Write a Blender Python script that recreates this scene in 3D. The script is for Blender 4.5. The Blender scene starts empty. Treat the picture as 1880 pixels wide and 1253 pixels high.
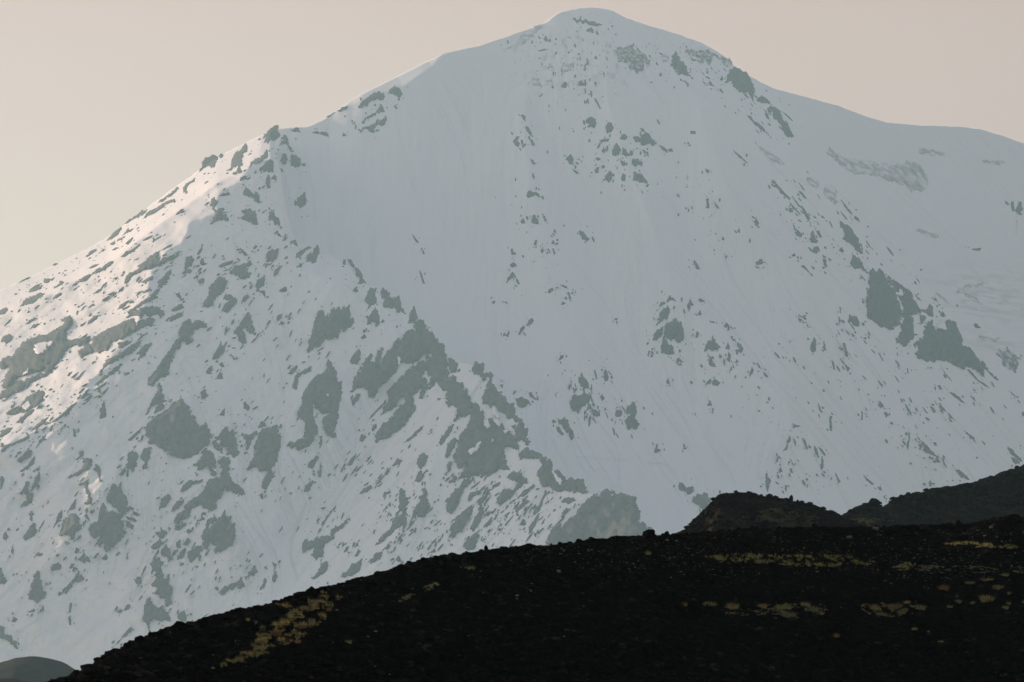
import bpy, math, random
import numpy as np
from mathutils import Vector
from mathutils.geometry import delaunay_2d_cdt

CRAGS = '''A1 A 1370,440 1395,415 1390,370 1410,345 1450,325 1490,312 1510,325 1500,345 1490,370 1480,395 1440,405 1410,425 1385,445
- A 1510,325 1525,308 1545,320 1530,340 1515,340
A2 A 1590,400 1595,350 1610,320 1640,285 1680,260 1690,240 1712,265 1700,295 1680,300 1680,340 1690,380 1665,395 1672,430 1640,460 1580,475 1610,440 1630,405 1590,425 1550,430
- A 1720,405 1730,370 1790,340 1830,300 1838,278 1855,310 1850,335 1820,350 1800,375 1760,390
A4 A 1785,410 1830,370 1880,345 1888,365 1895,430 1840,430 1815,448
- A 1265,545 1280,520 1330,490 1345,480 1340,505 1310,520 1290,540 1292,580 1280,592 1265,575
- A 1150,610 1165,585 1200,560 1225,535 1235,545 1215,575 1180,605 1155,615
- A 1090,650 1110,625 1145,610 1150,622 1120,645
- A 990,760 1005,735 1030,705 1070,690 1110,665 1150,640 1200,620 1210,640 1160,660 1120,690 1080,715 1030,735
A9 A 850,800 880,770 940,735 985,700 1015,690 1005,715 985,740 930,760 880,790
- A 740,910 760,880 800,840 840,815 835,840 815,870 780,895
- A 750,940 760,925 790,905 840,890 845,905 800,920 780,945
- A 850,870 880,825 890,840 925,825 900,850
- A 1210,735 1230,710 1255,690 1270,692 1250,720
- A 1640,490 1660,470 1695,460 1715,485 1690,485 1660,500
- A 1510,605 1530,585 1580,572 1590,595 1555,602
- A 1535,560 1560,542 1548,568
- A 1665,605 1680,570 1690,540 1715,570 1755,595 1760,570 1785,575 1790,620 1805,660 1770,645 1750,615 1710,610
A18 A 1660,755 1690,725 1665,715 1665,700 1690,695 1705,680 1730,710 1755,695 1770,755 1785,800 1740,800 1700,790
A19 A 1450,650 1455,625 1475,612 1490,625 1490,670 1500,700 1520,685 1560,700 1565,720 1540,725 1580,750 1575,775 1530,775 1490,775 1450,800 1475,760 1470,745 1495,720 1475,690 1450,675
- A 1830,520 1840,480 1855,460 1865,500 1870,540 1850,550
- A 1835,800 1855,735 1860,680 1890,690 1895,740 1930,800 1900,795 1870,770
A22 A 955,1105 960,1075 1000,1045 1040,1010 1090,990 1110,1010 1100,1045 1130,1035 1200,1000 1250,970 1245,1000 1260,1005 1220,1025 1150,1060 1080,1095 1030,1115 980,1125 930,1145 890,1190 865,1215 855,1190 870,1150 910,1125
- A 1100,985 1150,950 1190,935 1180,950 1130,975
- A 1265,1050 1275,1025 1320,1015 1340,1040 1330,1075 1300,1090 1325,1120 1310,1140 1270,1140 1250,1125 1290,1110 1280,1085
- A 1355,1005 1385,965 1395,930 1405,935 1390,985 1370,1010
- A 1380,1075 1385,1030 1405,1030 1410,1060 1430,1070 1400,1080
- A 1355,1190 1365,1145 1380,1165 1410,1175 1405,1205 1370,1210
- A 1360,1120 1385,1095 1395,1105 1375,1130
- A 1515,1080 1550,1060 1600,1045 1610,1060 1570,1080 1530,1090
A30 A 1560,1130 1600,1120 1610,1095 1640,1065 1670,1080 1700,1075 1720,1050 1740,1080 1700,1095 1705,1140 1725,1155 1700,1180 1640,1155 1600,1150 1580,1140
- A 1655,960 1680,975 1705,1015 1685,1020
- A 1745,965 1765,935 1780,950 1760,970
- A 1835,1015 1860,985 1880,965 1905,970 1915,1010 1895,1050 1860,1055 1845,1040
- A 580,1030 620,985 665,965 670,980 630,1005 600,1025
- A 690,985 710,970 730,965 715,985
- A 770,975 800,955 815,960 790,980
- A 870,930 890,905 925,880 905,920 880,940
- A 820,1030 860,1000 920,965 960,935 965,942 920,985 860,1020
- A 980,910 1010,890 1055,870 1050,885 1010,905
- A 610,1100 640,1080 690,1070 670,1085 630,1105
- A 640,1140 660,1110 700,1090 760,1055 800,1050 760,1085 720,1110 680,1135
- A 490,1240 500,1200 560,1170 620,1140 640,1120 650,1135 600,1185 550,1200 510,1230
- A 295,1200 305,1175 340,1170 375,1175 360,1190 320,1205
- A 350,1250 370,1220 400,1200 420,1185 440,1200 430,1215 390,1235
- A 115,1215 150,1185 190,1165 215,1160 200,1175 150,1195
- A 415,1150 440,1130 440,1140
- A 360,1078 380,1065 405,1072 370,1082
- A 200,1250 250,1215 290,1205 260,1230 220,1250
- A 1080,1200 1130,1155 1150,1125 1180,1115 1175,1145 1150,1180 1100,1215
- A 970,1200 1020,1165 1060,1155 1050,1185 1000,1200
B1:S Q 260,210 310,190 350,155 400,125 420,118 430,190 410,215 380,235 370,210 345,240 310,240 330,200
- B 50,1000 55,970 85,935 100,945 120,1005 145,1040 140,1055 120,1040 100,1005 70,1005 75,1040 60,1030
- B 50,1110 70,1060 95,1060 108,1100 85,1135 60,1125
- B 125,1120 130,1080 165,1065 195,1100 198,1140 160,1160 130,1150
- Q 365,485 390,455 415,470 415,490
- B 120,900 160,885 185,885 215,915 180,915 150,910
- B 260,915 300,905 355,910 380,920 395,950 370,945 330,930
- B 445,770 475,745 520,730 515,755 470,770
- B 370,810 400,795 430,775 420,790 385,815
B11 B 590,745 620,705 650,685 690,655 735,635 770,640 780,675 750,695 720,700 680,710 650,735 615,740
B12 B 790,645 810,625 850,595 875,590 900,645 865,675 825,660
B13 B 610,845 620,825 670,800 720,765 745,750 740,720 755,720 775,770 740,775 690,805 640,840
B14 B 590,900 630,875 660,870 690,850 750,825 780,795 788,830 770,860 720,870 700,890 745,905 730,915 690,905 660,900 640,890 600,905
- B 480,940 490,915 510,935 495,942
- B 550,860 575,840 565,862
C1:r C 30,340 80,310 125,285 135,235 200,200 290,165 300,180 250,230 190,260 165,305 110,325 60,340
C2 C 480,130 520,135 580,140 640,145 700,165 640,175 580,168 520,155
-:r C 590,205 620,190 640,205 620,225
C4:r C 780,345 830,330 880,320 930,335 970,350 1000,380 1040,410 1020,450 990,440 985,480 940,500 900,480 870,450 830,430 800,420 810,380
-:r C 1100,400 1110,370 1150,370 1165,400 1150,430 1120,430
C6 C 1170,460 1180,400 1210,350 1225,390 1240,420 1275,450 1300,500 1330,545 1290,530 1250,525 1210,490
C7:r C 1270,360 1285,330 1330,340 1380,350 1440,345 1480,390 1530,400 1580,400 1600,430 1580,465 1530,460 1520,420 1460,400 1430,440 1390,450 1340,425 1380,410 1330,390 1290,380
C8 C 1550,580 1560,530 1580,490 1620,470 1660,495 1710,520 1740,580 1755,640 1740,685 1700,650 1660,645 1610,610 1590,570
- C 1760,690 1800,665 1840,690 1860,715 1820,725 1780,710
- C 1695,790 1740,820 1780,850 1835,900 1830,915 1780,885 1720,830
- C 1820,785 1835,775 1850,825 1835,820
- C 1410,525 1440,535 1440,550 1415,535
- C 1430,570 1450,565 1465,600 1440,590
- C 1390,555 1415,580 1400,580
- C 1510,550 1525,520 1535,550 1520,560
- C 1260,550 1290,575 1290,590 1270,570
C13:r C 170,580 230,490 260,545 290,600 240,595 200,575
-:r C 300,550 350,540 360,600 340,580 310,580
-:r C 410,600 440,560 470,590 440,610
-:r C 310,480 320,460 350,440 370,480 340,490
-:r C 400,460 450,420 490,440 480,490 420,500
-:r C 250,350 300,340 330,340 280,355
-:r C 290,270 310,245 320,275 305,285
-:r C 640,570 660,560 655,600
-:r C 520,590 570,570 600,580 550,595
- C 700,490 715,510 710,530
- C 640,680 655,680 690,755 680,755
C18 C 580,850 590,820 620,810 650,820 655,850 640,885 590,880 610,860
- C 720,880 740,850 765,840 775,880 755,920 730,920
- C 820,965 830,940 850,920 875,950 865,965
C21 C 765,1075 770,1030 795,988 825,1020 830,1060 795,1088
- C 835,1065 835,1010 860,1020 870,1050 885,1060 890,1030 910,1050 910,1075 870,1075
C23 C 905,960 940,935 975,930 1000,920 1040,950 1070,985 1110,1005 1150,1030 1185,1040 1185,1055 1140,1045 1080,1010 1030,1000 980,995 930,985
- C 690,1040 710,1015 740,1010 740,1040 715,1065
- C 680,980 700,965 750,955 745,975 700,985
- C 900,1130 905,1100 940,1095 975,1120 970,1145 925,1145 915,1165
- C 825,1110 855,1115 860,1140 840,1150 825,1130
- C 650,1100 665,1085 690,1100 670,1112
- C 645,1180 660,1150 678,1160 670,1195 650,1200
- C 715,1250 720,1220 745,1170 765,1185 765,1240 745,1260
- C 825,1230 840,1190 860,1210 855,1250 835,1255
- C 910,1250 915,1180 940,1180 970,1205 1000,1240 1010,1270 960,1260
C33 C 445,1110 480,1062 500,1090 510,1135 490,1130 470,1140 460,1120
- C 205,1110 220,1105 243,1140 215,1138
C35 C 80,980 110,940 125,950 115,980 130,1000 120,1020 100,1010
- C 135,970 150,960 155,1000 140,995
- C 165,880 185,870 210,920 205,940 180,910
- C 195,960 215,960 235,1000 220,1005
- C 135,800 150,785 170,800 165,830 150,815
- C 480,1165 520,1180 540,1200 520,1200
- C 690,1150 710,1140 718,1158 700,1168
- C 1600,1040 1640,1065 1680,1105 1710,1135 1690,1125 1640,1085
- C 1000,1045 1015,1050 1020,1085 1005,1070
- C 1410,1165 1440,1180 1430,1200 1412,1185
- C 1280,985 1300,985 1295,1000
-:r C 1300,905 1340,905 1345,925 1310,925
- C 960,880 985,895 1000,915 970,910
D3 D 100,260 150,250 190,280 210,300 240,360 265,410 298,455 285,482 240,460 210,410 180,370 155,340 150,300 115,285
- D 92,290 110,300 125,340 110,335
D6:r D 10,480 60,520 120,560 190,600 235,655 200,650 130,610 80,560
D7 D 130,740 150,755 200,810 270,885 260,890 200,845 160,785
- D 320,830 350,840 380,885 360,880
- D 260,905 285,930 345,1000 330,990 280,945
- D 330,935 350,935 375,970 400,1010 415,1045 390,1035 370,1000 355,970
- D 255,950 285,950 285,975 262,980
D12:r D 375,745 420,740 465,755 470,790 450,815 400,790
D13:r D 485,830 510,790 570,790 595,840 590,900 570,920 520,880
- D 615,885 640,915 690,975 740,1030 760,1060 720,1030 670,975 630,920
D15:r D 510,560 540,535 570,560 620,590 690,620 780,620 870,640 980,650 1060,630 1150,625 1190,680 1212,740 1200,830 1170,840 1100,830 1020,775 900,740 820,720 700,710 640,680 590,630 550,600
D16:r D 1150,545 1230,540 1380,575 1370,590 1250,580 1170,580
-:r D 1580,620 1700,620 1760,635 1700,655 1600,635
- D 1790,910 1810,900 1815,960 1800,975 1790,940
D18 D 1815,960 1835,920 1860,905 1875,940 1870,990 1840,995
D19:r D 1130,1105 1170,1095 1230,1120 1290,1130 1300,1145 1270,1165 1210,1140 1150,1115
-:r D 1465,1210 1520,1225 1590,1230 1580,1245 1510,1235
D21 D 610,1080 620,1050 650,1045 680,1080 710,1130 745,1180 770,1240 765,1265 730,1250 690,1205 640,1170 620,1150 650,1140 640,1110
- D 395,1160 410,1110 430,1105 440,1160 460,1175 450,1190 410,1185
- D 420,1240 440,1205 470,1220 475,1250 445,1265 420,1255
- D 300,1120 320,1100 350,1130 340,1150 310,1145
- D 445,1110 465,1105 490,1150 475,1160
- D 15,1040 35,1020 50,1050 40,1070 25,1070
- D 280,1050 295,1070 310,1100 295,1095
- D 600,1245 620,1215 640,1250 625,1252
- H 275,185 300,170 305,190 285,195
- H 310,195 325,195 325,215
- H 335,255 360,250 385,280 425,330 400,310 370,280
- H 490,205 510,205 515,250 525,260 500,280 485,275 500,255
H4 H 675,235 685,195 710,185 745,210 765,240 780,280 815,315 770,290 750,270 710,290 695,260
H5 H 820,300 840,280 865,295 885,270 905,290 920,320 950,370 985,420 1005,480 1030,540 1045,590 1040,640 1010,680 965,720 940,700 900,690 850,650 830,625 790,605 800,530 760,520 790,460 805,390
H6 H 915,300 950,320 1000,365 1055,410 1090,410 1105,440 1115,490 1150,520 1170,575 1135,600 1100,600 1080,560 1050,550 1030,500 1010,460 1045,450 1040,420 1000,430 960,390 940,340
H7 H 1050,570 1080,555 1110,610 1120,690 1125,750 1070,820 1040,815 995,790 1010,740 1030,690 1050,640
- H 1170,570 1210,550 1235,520 1255,530 1250,605 1210,590
- H 1160,590 1190,600 1210,610 1180,660 1165,650
- H 1300,600 1320,570 1340,605 1320,612
H11 H 1130,870 1150,790 1190,720 1215,650 1240,615 1250,650 1280,690 1310,700 1345,660 1360,630 1410,650 1440,720 1455,770 1455,820 1490,805 1520,830 1550,880 1600,940 1605,1020 1560,985 1510,955 1460,970 1400,945 1360,920 1310,910 1260,915 1190,905 1160,910
- H 1580,920 1600,915 1650,990 1690,1020 1735,1085 1700,1060 1650,1010 1600,960
H13 H 655,635 680,600 700,610 715,590 735,620 755,680 720,680 680,655
H14 H 405,835 410,790 430,750 445,770 440,855 415,855
- H 630,790 645,790 660,850 665,890 645,880
- H 555,910 570,930 578,980 565,975
- H 640,930 660,950 680,965 665,995 655,975
- H 80,990 115,1020 95,1025
- H 35,250 55,215 75,210 75,245 50,245
- H 685,720 715,740 700,748
- H 770,755 795,750 790,770
- H 800,730 820,755 805,760
- H 605,540 617,545 612,585
- H 600,610 615,620 605,670
- H 590,690 600,710 620,745 600,725
- H 495,775 510,800 508,840 497,815
- H 320,600 330,620 325,640
- H 345,625 365,650 355,655
- H 375,650 395,675 390,690
- H 355,590 380,600 372,606
H24:r H 1680,860 1730,840 1770,820 1800,860 1840,880 1880,870 1880,890 1840,920 1815,990 1770,970 1720,930 1720,890
H25:r H 1400,440 1480,390 1620,370 1640,380 1520,405 1470,450
-:r H 1450,430 1540,465 1600,530 1560,520 1480,470
-:r H 1560,740 1640,750 1730,760 1680,780 1600,775
-:r H 1265,430 1320,470 1370,525 1340,510 1290,470
-:r H 1530,665 1560,650 1588,690 1550,690
- H 870,850 885,860 910,915 900,910
- H 1070,960 1078,965 1084,1000 1076,998
- H 1300,940 1340,1000 1395,1065 1350,1025
- H 1480,965 1510,975 1550,1030 1600,1065 1670,1120 1610,1085 1540,1035
- H 1280,1080 1300,1080 1315,1110 1295,1105
- H 1365,1130 1400,1140 1440,1170 1475,1205 1440,1190 1390,1155
- H 1470,1120 1520,1150 1585,1220 1545,1195
- H 1770,1110 1845,1175 1810,1155
- H 1525,1100 1550,1120 1535,1122
- H 1120,450 1150,475 1175,500 1150,490
- H 1240,470 1265,490 1250,488
- H 1280,510 1305,530 1290,528
- H 1115,800 1135,780 1145,785 1130,830
L1 L 860,205 890,215 915,250 890,265 870,245
- L 910,290 930,285 945,310 925,325
L3 L 1280,240 1310,245 1350,290 1370,305 1415,355 1385,335 1360,330 1340,295 1300,265
- L 1230,245 1250,255 1275,285 1255,295
- L 1055,230 1070,240 1105,300 1100,315 1075,275
- L 535,310 555,315 550,345 555,400 540,405
- L 460,225 475,260 478,290 465,270
L8 L 275,385 300,375 335,385 300,395 275,430 265,480 250,530 220,570 240,510 255,460
- L 285,460 305,490 305,530 295,510
- L 345,460 370,480 385,530 375,555 360,500
- L 430,520 450,535 460,580 440,580
- L 455,525 490,550 510,580 505,600
L12 L 480,700 475,650 490,605 500,630 495,670
- L 160,645 175,610 190,595 180,630
- L 270,620 300,660 285,655
- L 95,740 105,690 115,740 135,770 125,800 110,850 100,800
- L 575,700 600,745 615,770 595,780
- L 1075,550 1070,500 1085,480 1080,420 1095,435 1090,490 1080,550
L17 L 1140,455 1180,490 1240,550 1290,605 1270,590 1210,580 1190,560 1185,520
- L 1155,550 1170,500 1180,520 1165,550
- L 1230,640 1270,620 1280,600 1310,640 1290,640 1250,640
- L 1320,620 1345,660 1325,655
L20 L 1405,685 1430,685 1470,720 1505,755 1450,745 1425,715
L21 L 1765,535 1800,545 1840,590 1870,630 1880,645 1840,620 1790,580
- L 1785,595 1830,610 1855,640 1830,655 1800,630
- L 1460,410 1500,440 1545,475 1510,480 1500,455
- L 770,720 810,755 850,790 830,792 790,755
- L 870,810 890,800 900,830 880,830
- L 920,900 930,875 935,890
- L 1220,770 1235,750 1240,800 1225,800
- L 185,690 200,670 215,700 190,710
- L 260,680 275,675 285,710 270,705
- L 230,790 245,800 240,840 230,820
- L 755,340 758,280 768,290 765,345
- L 1865,310 1865,290 1885,285 1885,320
E1 E -60,650 0,615 40,590 90,550 130,520 150,480 200,455 250,450 270,430 330,420 380,400 440,350 420,325 480,300 495,330 510,360 490,390 460,410 465,460 520,455 570,450 620,440 610,490 640,520 660,550 620,565 570,590 530,590 525,560 560,530 540,500 480,520 440,560 430,590 390,640 370,670 330,700 310,690 260,690 200,700 150,730 100,750 60,790 10,800 20,760 40,700 60,670 0,660
E2 E -30,880 5,830 60,790 110,755 200,720 300,695 375,670 370,690 310,720 250,745 180,800 100,840 40,865
E3 E 625,500 620,470 660,435 730,400 800,370 870,335 930,310 950,330 1000,320 1070,330 1050,370 980,385 950,410 900,425 860,450 800,480 760,530 700,555 665,550 640,520
- E 880,310 890,275 950,250 1000,240 1070,240 1115,240 1130,300 1100,320 1060,290 1010,300 960,300
- E 815,525 820,490 860,475 890,470 880,500 840,525
E6 E 690,690 710,640 740,605 790,570 860,540 930,490 975,470 970,500 930,550 870,575 800,610 750,640 710,670
- E 650,780 680,745 740,700 790,660 830,650 820,680 780,700 720,740 680,770
- E 950,590 960,540 1000,500 1050,490 1020,540 1010,575 970,590 955,615
E9 E 1010,800 1030,730 1070,680 1110,620 1150,560 1190,510 1220,450 1230,400 1260,350 1300,320 1330,345 1390,310 1425,345 1430,385 1380,390 1340,400 1340,470 1310,500 1270,480 1250,480 1240,530 1210,590 1180,640 1180,700 1140,720 1100,740 1050,790
E10 E 1390,235 1430,180 1450,140 1445,100 1480,60 1520,20 1545,40 1560,100 1540,140 1510,160 1490,200 1450,240
- E 1530,265 1545,220 1580,200 1545,180 1565,140 1600,160 1635,210 1610,240 1580,275
E12 E 1615,420 1625,390 1670,340 1700,290 1720,280 1740,330 1760,380 1770,425 1730,415 1680,405 1700,440 1705,480 1680,492 1640,460
- E 1770,110 1790,70 1830,25 1830,80 1780,115
- E 1665,205 1680,170 1710,150 1725,170 1690,205
- E 1780,130 1830,130 1835,175 1815,150
E15 E 1505,525 1530,475 1555,530 1540,560 1500,600 1470,600 1480,560
- E 1420,690 1450,640 1465,650 1460,700 1430,700
- E 1465,745 1520,690 1545,735 1500,740
- E 1590,560 1625,600 1610,605
- E 1510,640 1530,620 1550,650 1535,660
- E 1380,830 1410,785 1425,830 1445,850 1410,880 1390,860
- E 1160,340 1175,310 1230,280 1280,280 1260,305 1210,330 1180,345
- E 1170,260 1210,240 1250,220 1275,240 1250,260 1200,270
- E 1215,150 1240,140 1250,190 1280,205 1260,215 1240,190
- E 810,260 830,225 880,195 905,190 870,225 840,250
- E 840,255 890,230 900,235 850,265
- E 600,365 610,335 650,305 680,295 665,325 630,350
- E 940,165 950,140 1000,115 1035,110 1020,135 970,155
- E 700,205 710,185 770,155 820,125 860,100 850,120 800,150 780,175 740,195
- E 1010,200 1020,165 1070,130 1100,110 1090,70 1130,40 1170,10 1180,30 1150,80 1110,110 1090,150 1080,190 1040,200
- E 880,270 940,230 1000,190 1030,165 1020,200 960,240 900,280
E25 E 130,245 150,205 200,170 260,150 300,150 290,180 230,210 180,225
- E 200,140 205,120 250,95 300,85 290,110 240,130
- E -30,310 0,260 40,245 55,265 30,290
- E 355,190 380,160 420,140 420,160 390,180
- E 640,150 670,125 710,105 700,125 665,150
- E 175,360 195,330 250,305 260,320 220,340 200,360
E29 E 210,385 230,360 285,340 280,365 240,385
- E 0,490 10,445 60,430 105,440 90,460 60,485 30,485
E31 E 40,970 80,940 160,900 180,870 220,840 270,815 310,830 300,880 260,930 220,940 180,960 130,975 80,985
- E 115,1040 130,1005 190,960 240,940 230,965 190,1000 150,1040
- E 0,1100 40,1080 90,1070 60,1110 20,1135 0,1140
E34 E 0,1180 40,1190 80,1185 130,1160 190,1130 185,1100 205,1105 200,1145 150,1175 60,1205 40,1220 30,1240 0,1252
- E 210,1100 225,1075 290,1025 330,1000 320,1035 260,1075
- E 345,1040 400,1000 450,960 490,910 500,930 470,970 430,1000 380,1030
- E 555,875 570,840 600,830 605,850 580,870
- E 575,890 630,840 640,855 610,880
- E 630,870 690,850 740,800 750,760 755,790 720,840 680,865
- E 640,820 690,785 740,755 730,775 680,805
E39 E 685,1010 695,980 690,940 710,890 725,905 735,970 730,1000 700,1015
- E 395,1130 410,1090 450,1045 460,1060 420,1110
- E 245,1215 270,1160 320,1120 300,1160 270,1190
- E 500,1080 520,1090 530,1135 510,1130
E43 E 1000,1060 1040,1020 1090,980 1130,960 1170,930 1200,900 1230,880 1270,895 1300,920 1310,960 1350,1000 1380,1040 1420,1060 1445,1090 1450,1140 1440,1190 1400,1210 1380,1240 1340,1270 1280,1290 1220,1285 1180,1260 1130,1240 1080,1190 1020,1190 1000,1140
E44 E 1050,880 1090,770 1115,800 1135,860 1175,915 1140,890 1100,900 1060,920 1020,980 980,1030 960,1060 990,1000 1020,950
- E 1060,980 1080,920 1110,900 1140,920 1120,950 1070,975
- E 880,1160 920,1120 960,1090 980,1070 975,1100 930,1140 900,1165
- E 970,1160 980,1120 995,1130 980,1165
- E 1510,990 1530,960 1550,940 1550,990
E48 E 1500,1160 1520,1110 1550,1060 1590,1075 1620,1110 1610,1140 1640,1200 1650,1250 1630,1280 1590,1270 1550,1230 1530,1180 1520,1165
- E 1660,1120 1690,1100 1710,1110 1770,1100 1780,1115 1740,1160 1720,1220 1690,1260 1680,1220 1700,1160 1670,1140
E50 J 300,530 340,500 390,490 425,500 420,540 430,590 425,650 415,720 400,760 360,800 330,815 280,810 270,790 210,790 225,740 250,710 260,650 245,640 270,580
- E 1455,1170 1490,1160 1540,1230 1545,1250 1500,1235
- E 1680,900 1700,890 1725,940 1710,965 1685,935
- E 1770,1080 1800,1020 1830,1040 1840,1060 1800,1075
- F 390,0 420,0 430,50 420,65 405,30
- F 400,95 430,110 440,135 415,120
- F 455,145 465,100 480,110 480,150
F5:S F 500,160 535,150 553,195 530,190 515,170
- F 540,270 545,240 580,215 630,190 650,200 610,225 570,270 550,278
F7:S F 610,300 615,260 640,235 680,195 705,205 695,260 670,315 640,310
- F 555,340 565,315 585,320 575,345
F9 F 330,260 345,230 380,210 410,215 418,250 400,285 385,260 360,300 335,300 340,270
- F 10,330 50,310 100,295 105,310 60,330
- F 150,425 180,405 220,395 220,415 190,430
- F 200,320 225,285 235,320 215,340
- F 260,480 270,430 320,400 325,440 295,465
- F 280,505 325,500 330,550 310,525
- F 385,390 395,360 430,325 435,345 415,385 390,405
- F 420,505 455,480 475,480 475,510 445,522
- F 860,320 870,285 885,300 880,330
F19:S F 890,285 920,280 935,320 970,345 990,390 1005,430 1045,462 1000,455 960,455 980,420 950,385 935,350 910,320
- F 930,500 955,470 980,490 960,520
F21 F 1015,570 1030,520 1050,490 1110,480 1090,540 1100,590 1060,610 1025,640 1045,590
F22 F 1030,740 1035,690 1060,650 1090,610 1105,640 1115,690 1110,740 1090,755 1070,715 1050,730
F23:S F 1115,540 1140,465 1150,500 1180,520 1230,550 1250,530 1265,590 1285,640 1305,665 1270,665 1240,650 1215,610 1170,640 1135,620 1150,570 1130,550
F24:S F 1310,720 1320,670 1355,612 1370,670 1400,700 1390,725 1340,720
F25 F 610,925 620,860 650,800 670,690 690,650 720,650 740,690 755,670 790,610 820,630 860,625 875,595 900,610 920,660 935,730 910,775 870,780 840,790 835,835 790,835 750,825 720,870 690,905 650,920
- F 985,830 1010,805 1030,825 1000,838
- F 680,925 720,895 700,920
- F 400,725 415,670 445,660 440,690 410,720
- F 420,740 440,710 455,735
- F 480,700 510,680 495,708
F28:S F 920,1190 950,1090 990,1010 1050,930 1070,960 1050,1000 1075,1010 1100,920 1140,895 1130,950 1105,1040 1150,950 1220,860 1290,800 1350,765 1330,730 1400,700 1445,730 1475,790 1520,830 1560,890 1580,960 1590,1070 1540,1060 1480,1060 1480,930 1440,935 1390,980 1340,1005 1260,1010 1220,1080 1150,1150 1080,1235 1040,1235 1040,1190 980,1165 930,1195
F29 J 1175,240 1235,200 1260,150 1340,90 1400,40 1450,90 1430,160 1460,210 1420,310 1390,300 1400,240 1340,290 1370,370 1330,440 1270,520 1180,570 1080,610 1080,570 1140,480 1180,450 1220,400 1280,300 1200,390 1130,415 1170,320
K1:S K -80,-20 0,-20 70,0 85,80 95,150 130,170 200,220 235,300 320,400 340,440 380,450 470,500 520,540 560,600 575,680 480,640 470,690 490,760 510,790 440,790 400,820 340,860 260,850 190,870 140,880 210,780 150,800 130,760 140,640 180,540 230,480 240,420 190,430 130,460 110,480 150,370 90,360 60,330 70,270 30,250 0,200 -40,240 -60,150
K2:S K 230,130 270,60 320,70 350,110 380,150 410,230 460,270 500,330 550,360 545,430 600,460 640,540 655,610 640,640 590,600 540,560 520,500 560,480 520,450 470,430 400,370 360,350 310,320 340,240 350,200 310,170 270,145
K3:S K 575,680 640,640 700,680 780,720 805,740 805,800 870,840 960,880 995,855 1030,900 1060,960 1010,970 940,950 870,960 800,930 720,900 690,830 740,760 690,720 620,715 575,740
K2b:S K 85,30 130,30 148,60 148,120 100,135 92,90
- K 480,860 530,815 590,830 640,890 560,940 520,960 560,900
K4 K 410,1040 430,980 480,920 520,930 560,930 540,970 500,1020 440,1050
- K 555,1010 600,950 640,920 690,905 660,950 600,990
- K 545,1080 570,1040 640,1000 650,1010 600,1070 555,1090
K7 K 20,620 40,560 90,490 130,480 110,530 70,590 40,625
- K 65,710 80,620 130,570 145,600 120,660 80,725
- K 55,840 75,770 120,720 130,740 100,810 70,845
- K 100,890 120,840 150,850 130,890
K11 K 65,1090 70,1030 110,960 160,900 220,860 275,860 270,890 200,920 180,970 150,1050 120,1090
- K 220,1000 240,950 300,940 350,900 340,930 280,970 230,1020
K13 K 80,1250 110,1180 150,1120 220,1060 260,1050 250,1110 200,1200 130,1260 90,1290
- K 240,1200 270,1130 320,1050 350,1035 330,1100 290,1170 260,1205
- K 330,1190 370,1140 440,1085 420,1130 350,1200
- K 345,950 400,905 450,880 440,905 380,940
- K 285,1010 320,980 370,960 340,1010 300,1040
K18:S K 780,1250 810,1190 860,1170 880,1190 900,1150 960,1110 990,1060 1040,1000 1100,970 1145,940 1200,940 1240,960 1300,965 1380,1000 1400,1060 1420,1160 1500,1220 1530,1260 1450,1320 1000,1330 750,1330
- K 865,1020 890,990 950,985 970,1010 920,1030
- K 870,1100 900,1060 920,1070 890,1110
- K 640,1200 670,1150 700,1140 680,1200 650,1240
- K 575,1180 600,1140 620,1145 600,1185
- K 420,1220 440,1200 450,1215
- K 690,1240 705,1210 720,1240
- K 700,1080 730,1000 755,940 770,950 740,1020 715,1090
K22 K 540,305 560,310 590,290 620,310 660,340 620,360 590,370 560,350
- K 640,270 660,265 680,300 710,325 680,315 650,295
- K 440,210 465,210 460,240
- K 910,235 930,170 950,185 935,230
- K 960,190 985,150 1010,125 1035,160 1060,200 1060,240 1030,245 1000,220 985,170
K26 K 930,390 935,330 960,270 1000,275 1040,285 1075,300 1050,340 1010,370 980,415 945,410
- K 1075,420 1090,395 1120,385 1145,420 1110,440
- K 1075,345 1095,340 1095,370
- K 1135,300 1150,275 1165,310 1150,330
- K 1160,395 1165,370 1180,385
- K 1035,400 1050,360 1065,380
- K 1030,440 1050,410 1045,445
K28 K 1230,420 1245,390 1285,390 1285,425 1255,445
K29 K 1300,420 1310,385 1360,340 1385,355 1390,400 1375,450 1390,455 1408,490 1380,515 1320,510 1300,465 1340,420
- K 1235,380 1265,358 1255,372
- K 800,460 815,452 835,470 810,480
- K 830,510 850,505 885,550 870,562 840,540
K31 K 840,465 880,455 915,475 945,520 958,570 940,590 900,550 880,510
- K 1155,95 1165,85 1185,130 1190,180 1170,188 1160,150
- K 1185,110 1222,150 1200,140
- K 845,45 860,15 880,10 880,30
- K 1590,190 1605,165 1615,210 1600,205
K35 K 1505,680 1515,640 1535,620 1530,660 1560,660 1558,690 1535,685
K36 K 1675,930 1680,880 1710,890 1730,920 1785,925 1780,960 1740,970 1710,950
K37 K 1770,1000 1800,955 1850,970 1885,965 1900,1000 1885,1060 1830,1075 1800,1040
- K 1705,655 1720,645 1735,660
- K 1660,40 1680,22 1700,60 1685,50
G1 G 250,30 260,0 290,5 330,25 365,45 382,75 350,60 310,40 270,48
G2 G 285,225 290,185 305,165 330,200 335,235
- G 205,215 230,190 243,225 220,230
- G 360,175 380,175 390,215 378,215
G5 G 610,290 625,275 660,310 688,335 670,348 635,345
- G 140,405 155,400 165,440 148,445
G6 G 135,515 160,495 185,520 150,535
- G 150,560 160,565 200,630 190,630 160,590 165,640 155,600 115,640 110,630
- G 298,380 310,345 325,345 318,380
- G 420,365 435,340 450,375
- G 345,415 360,395 375,415 360,435
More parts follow.
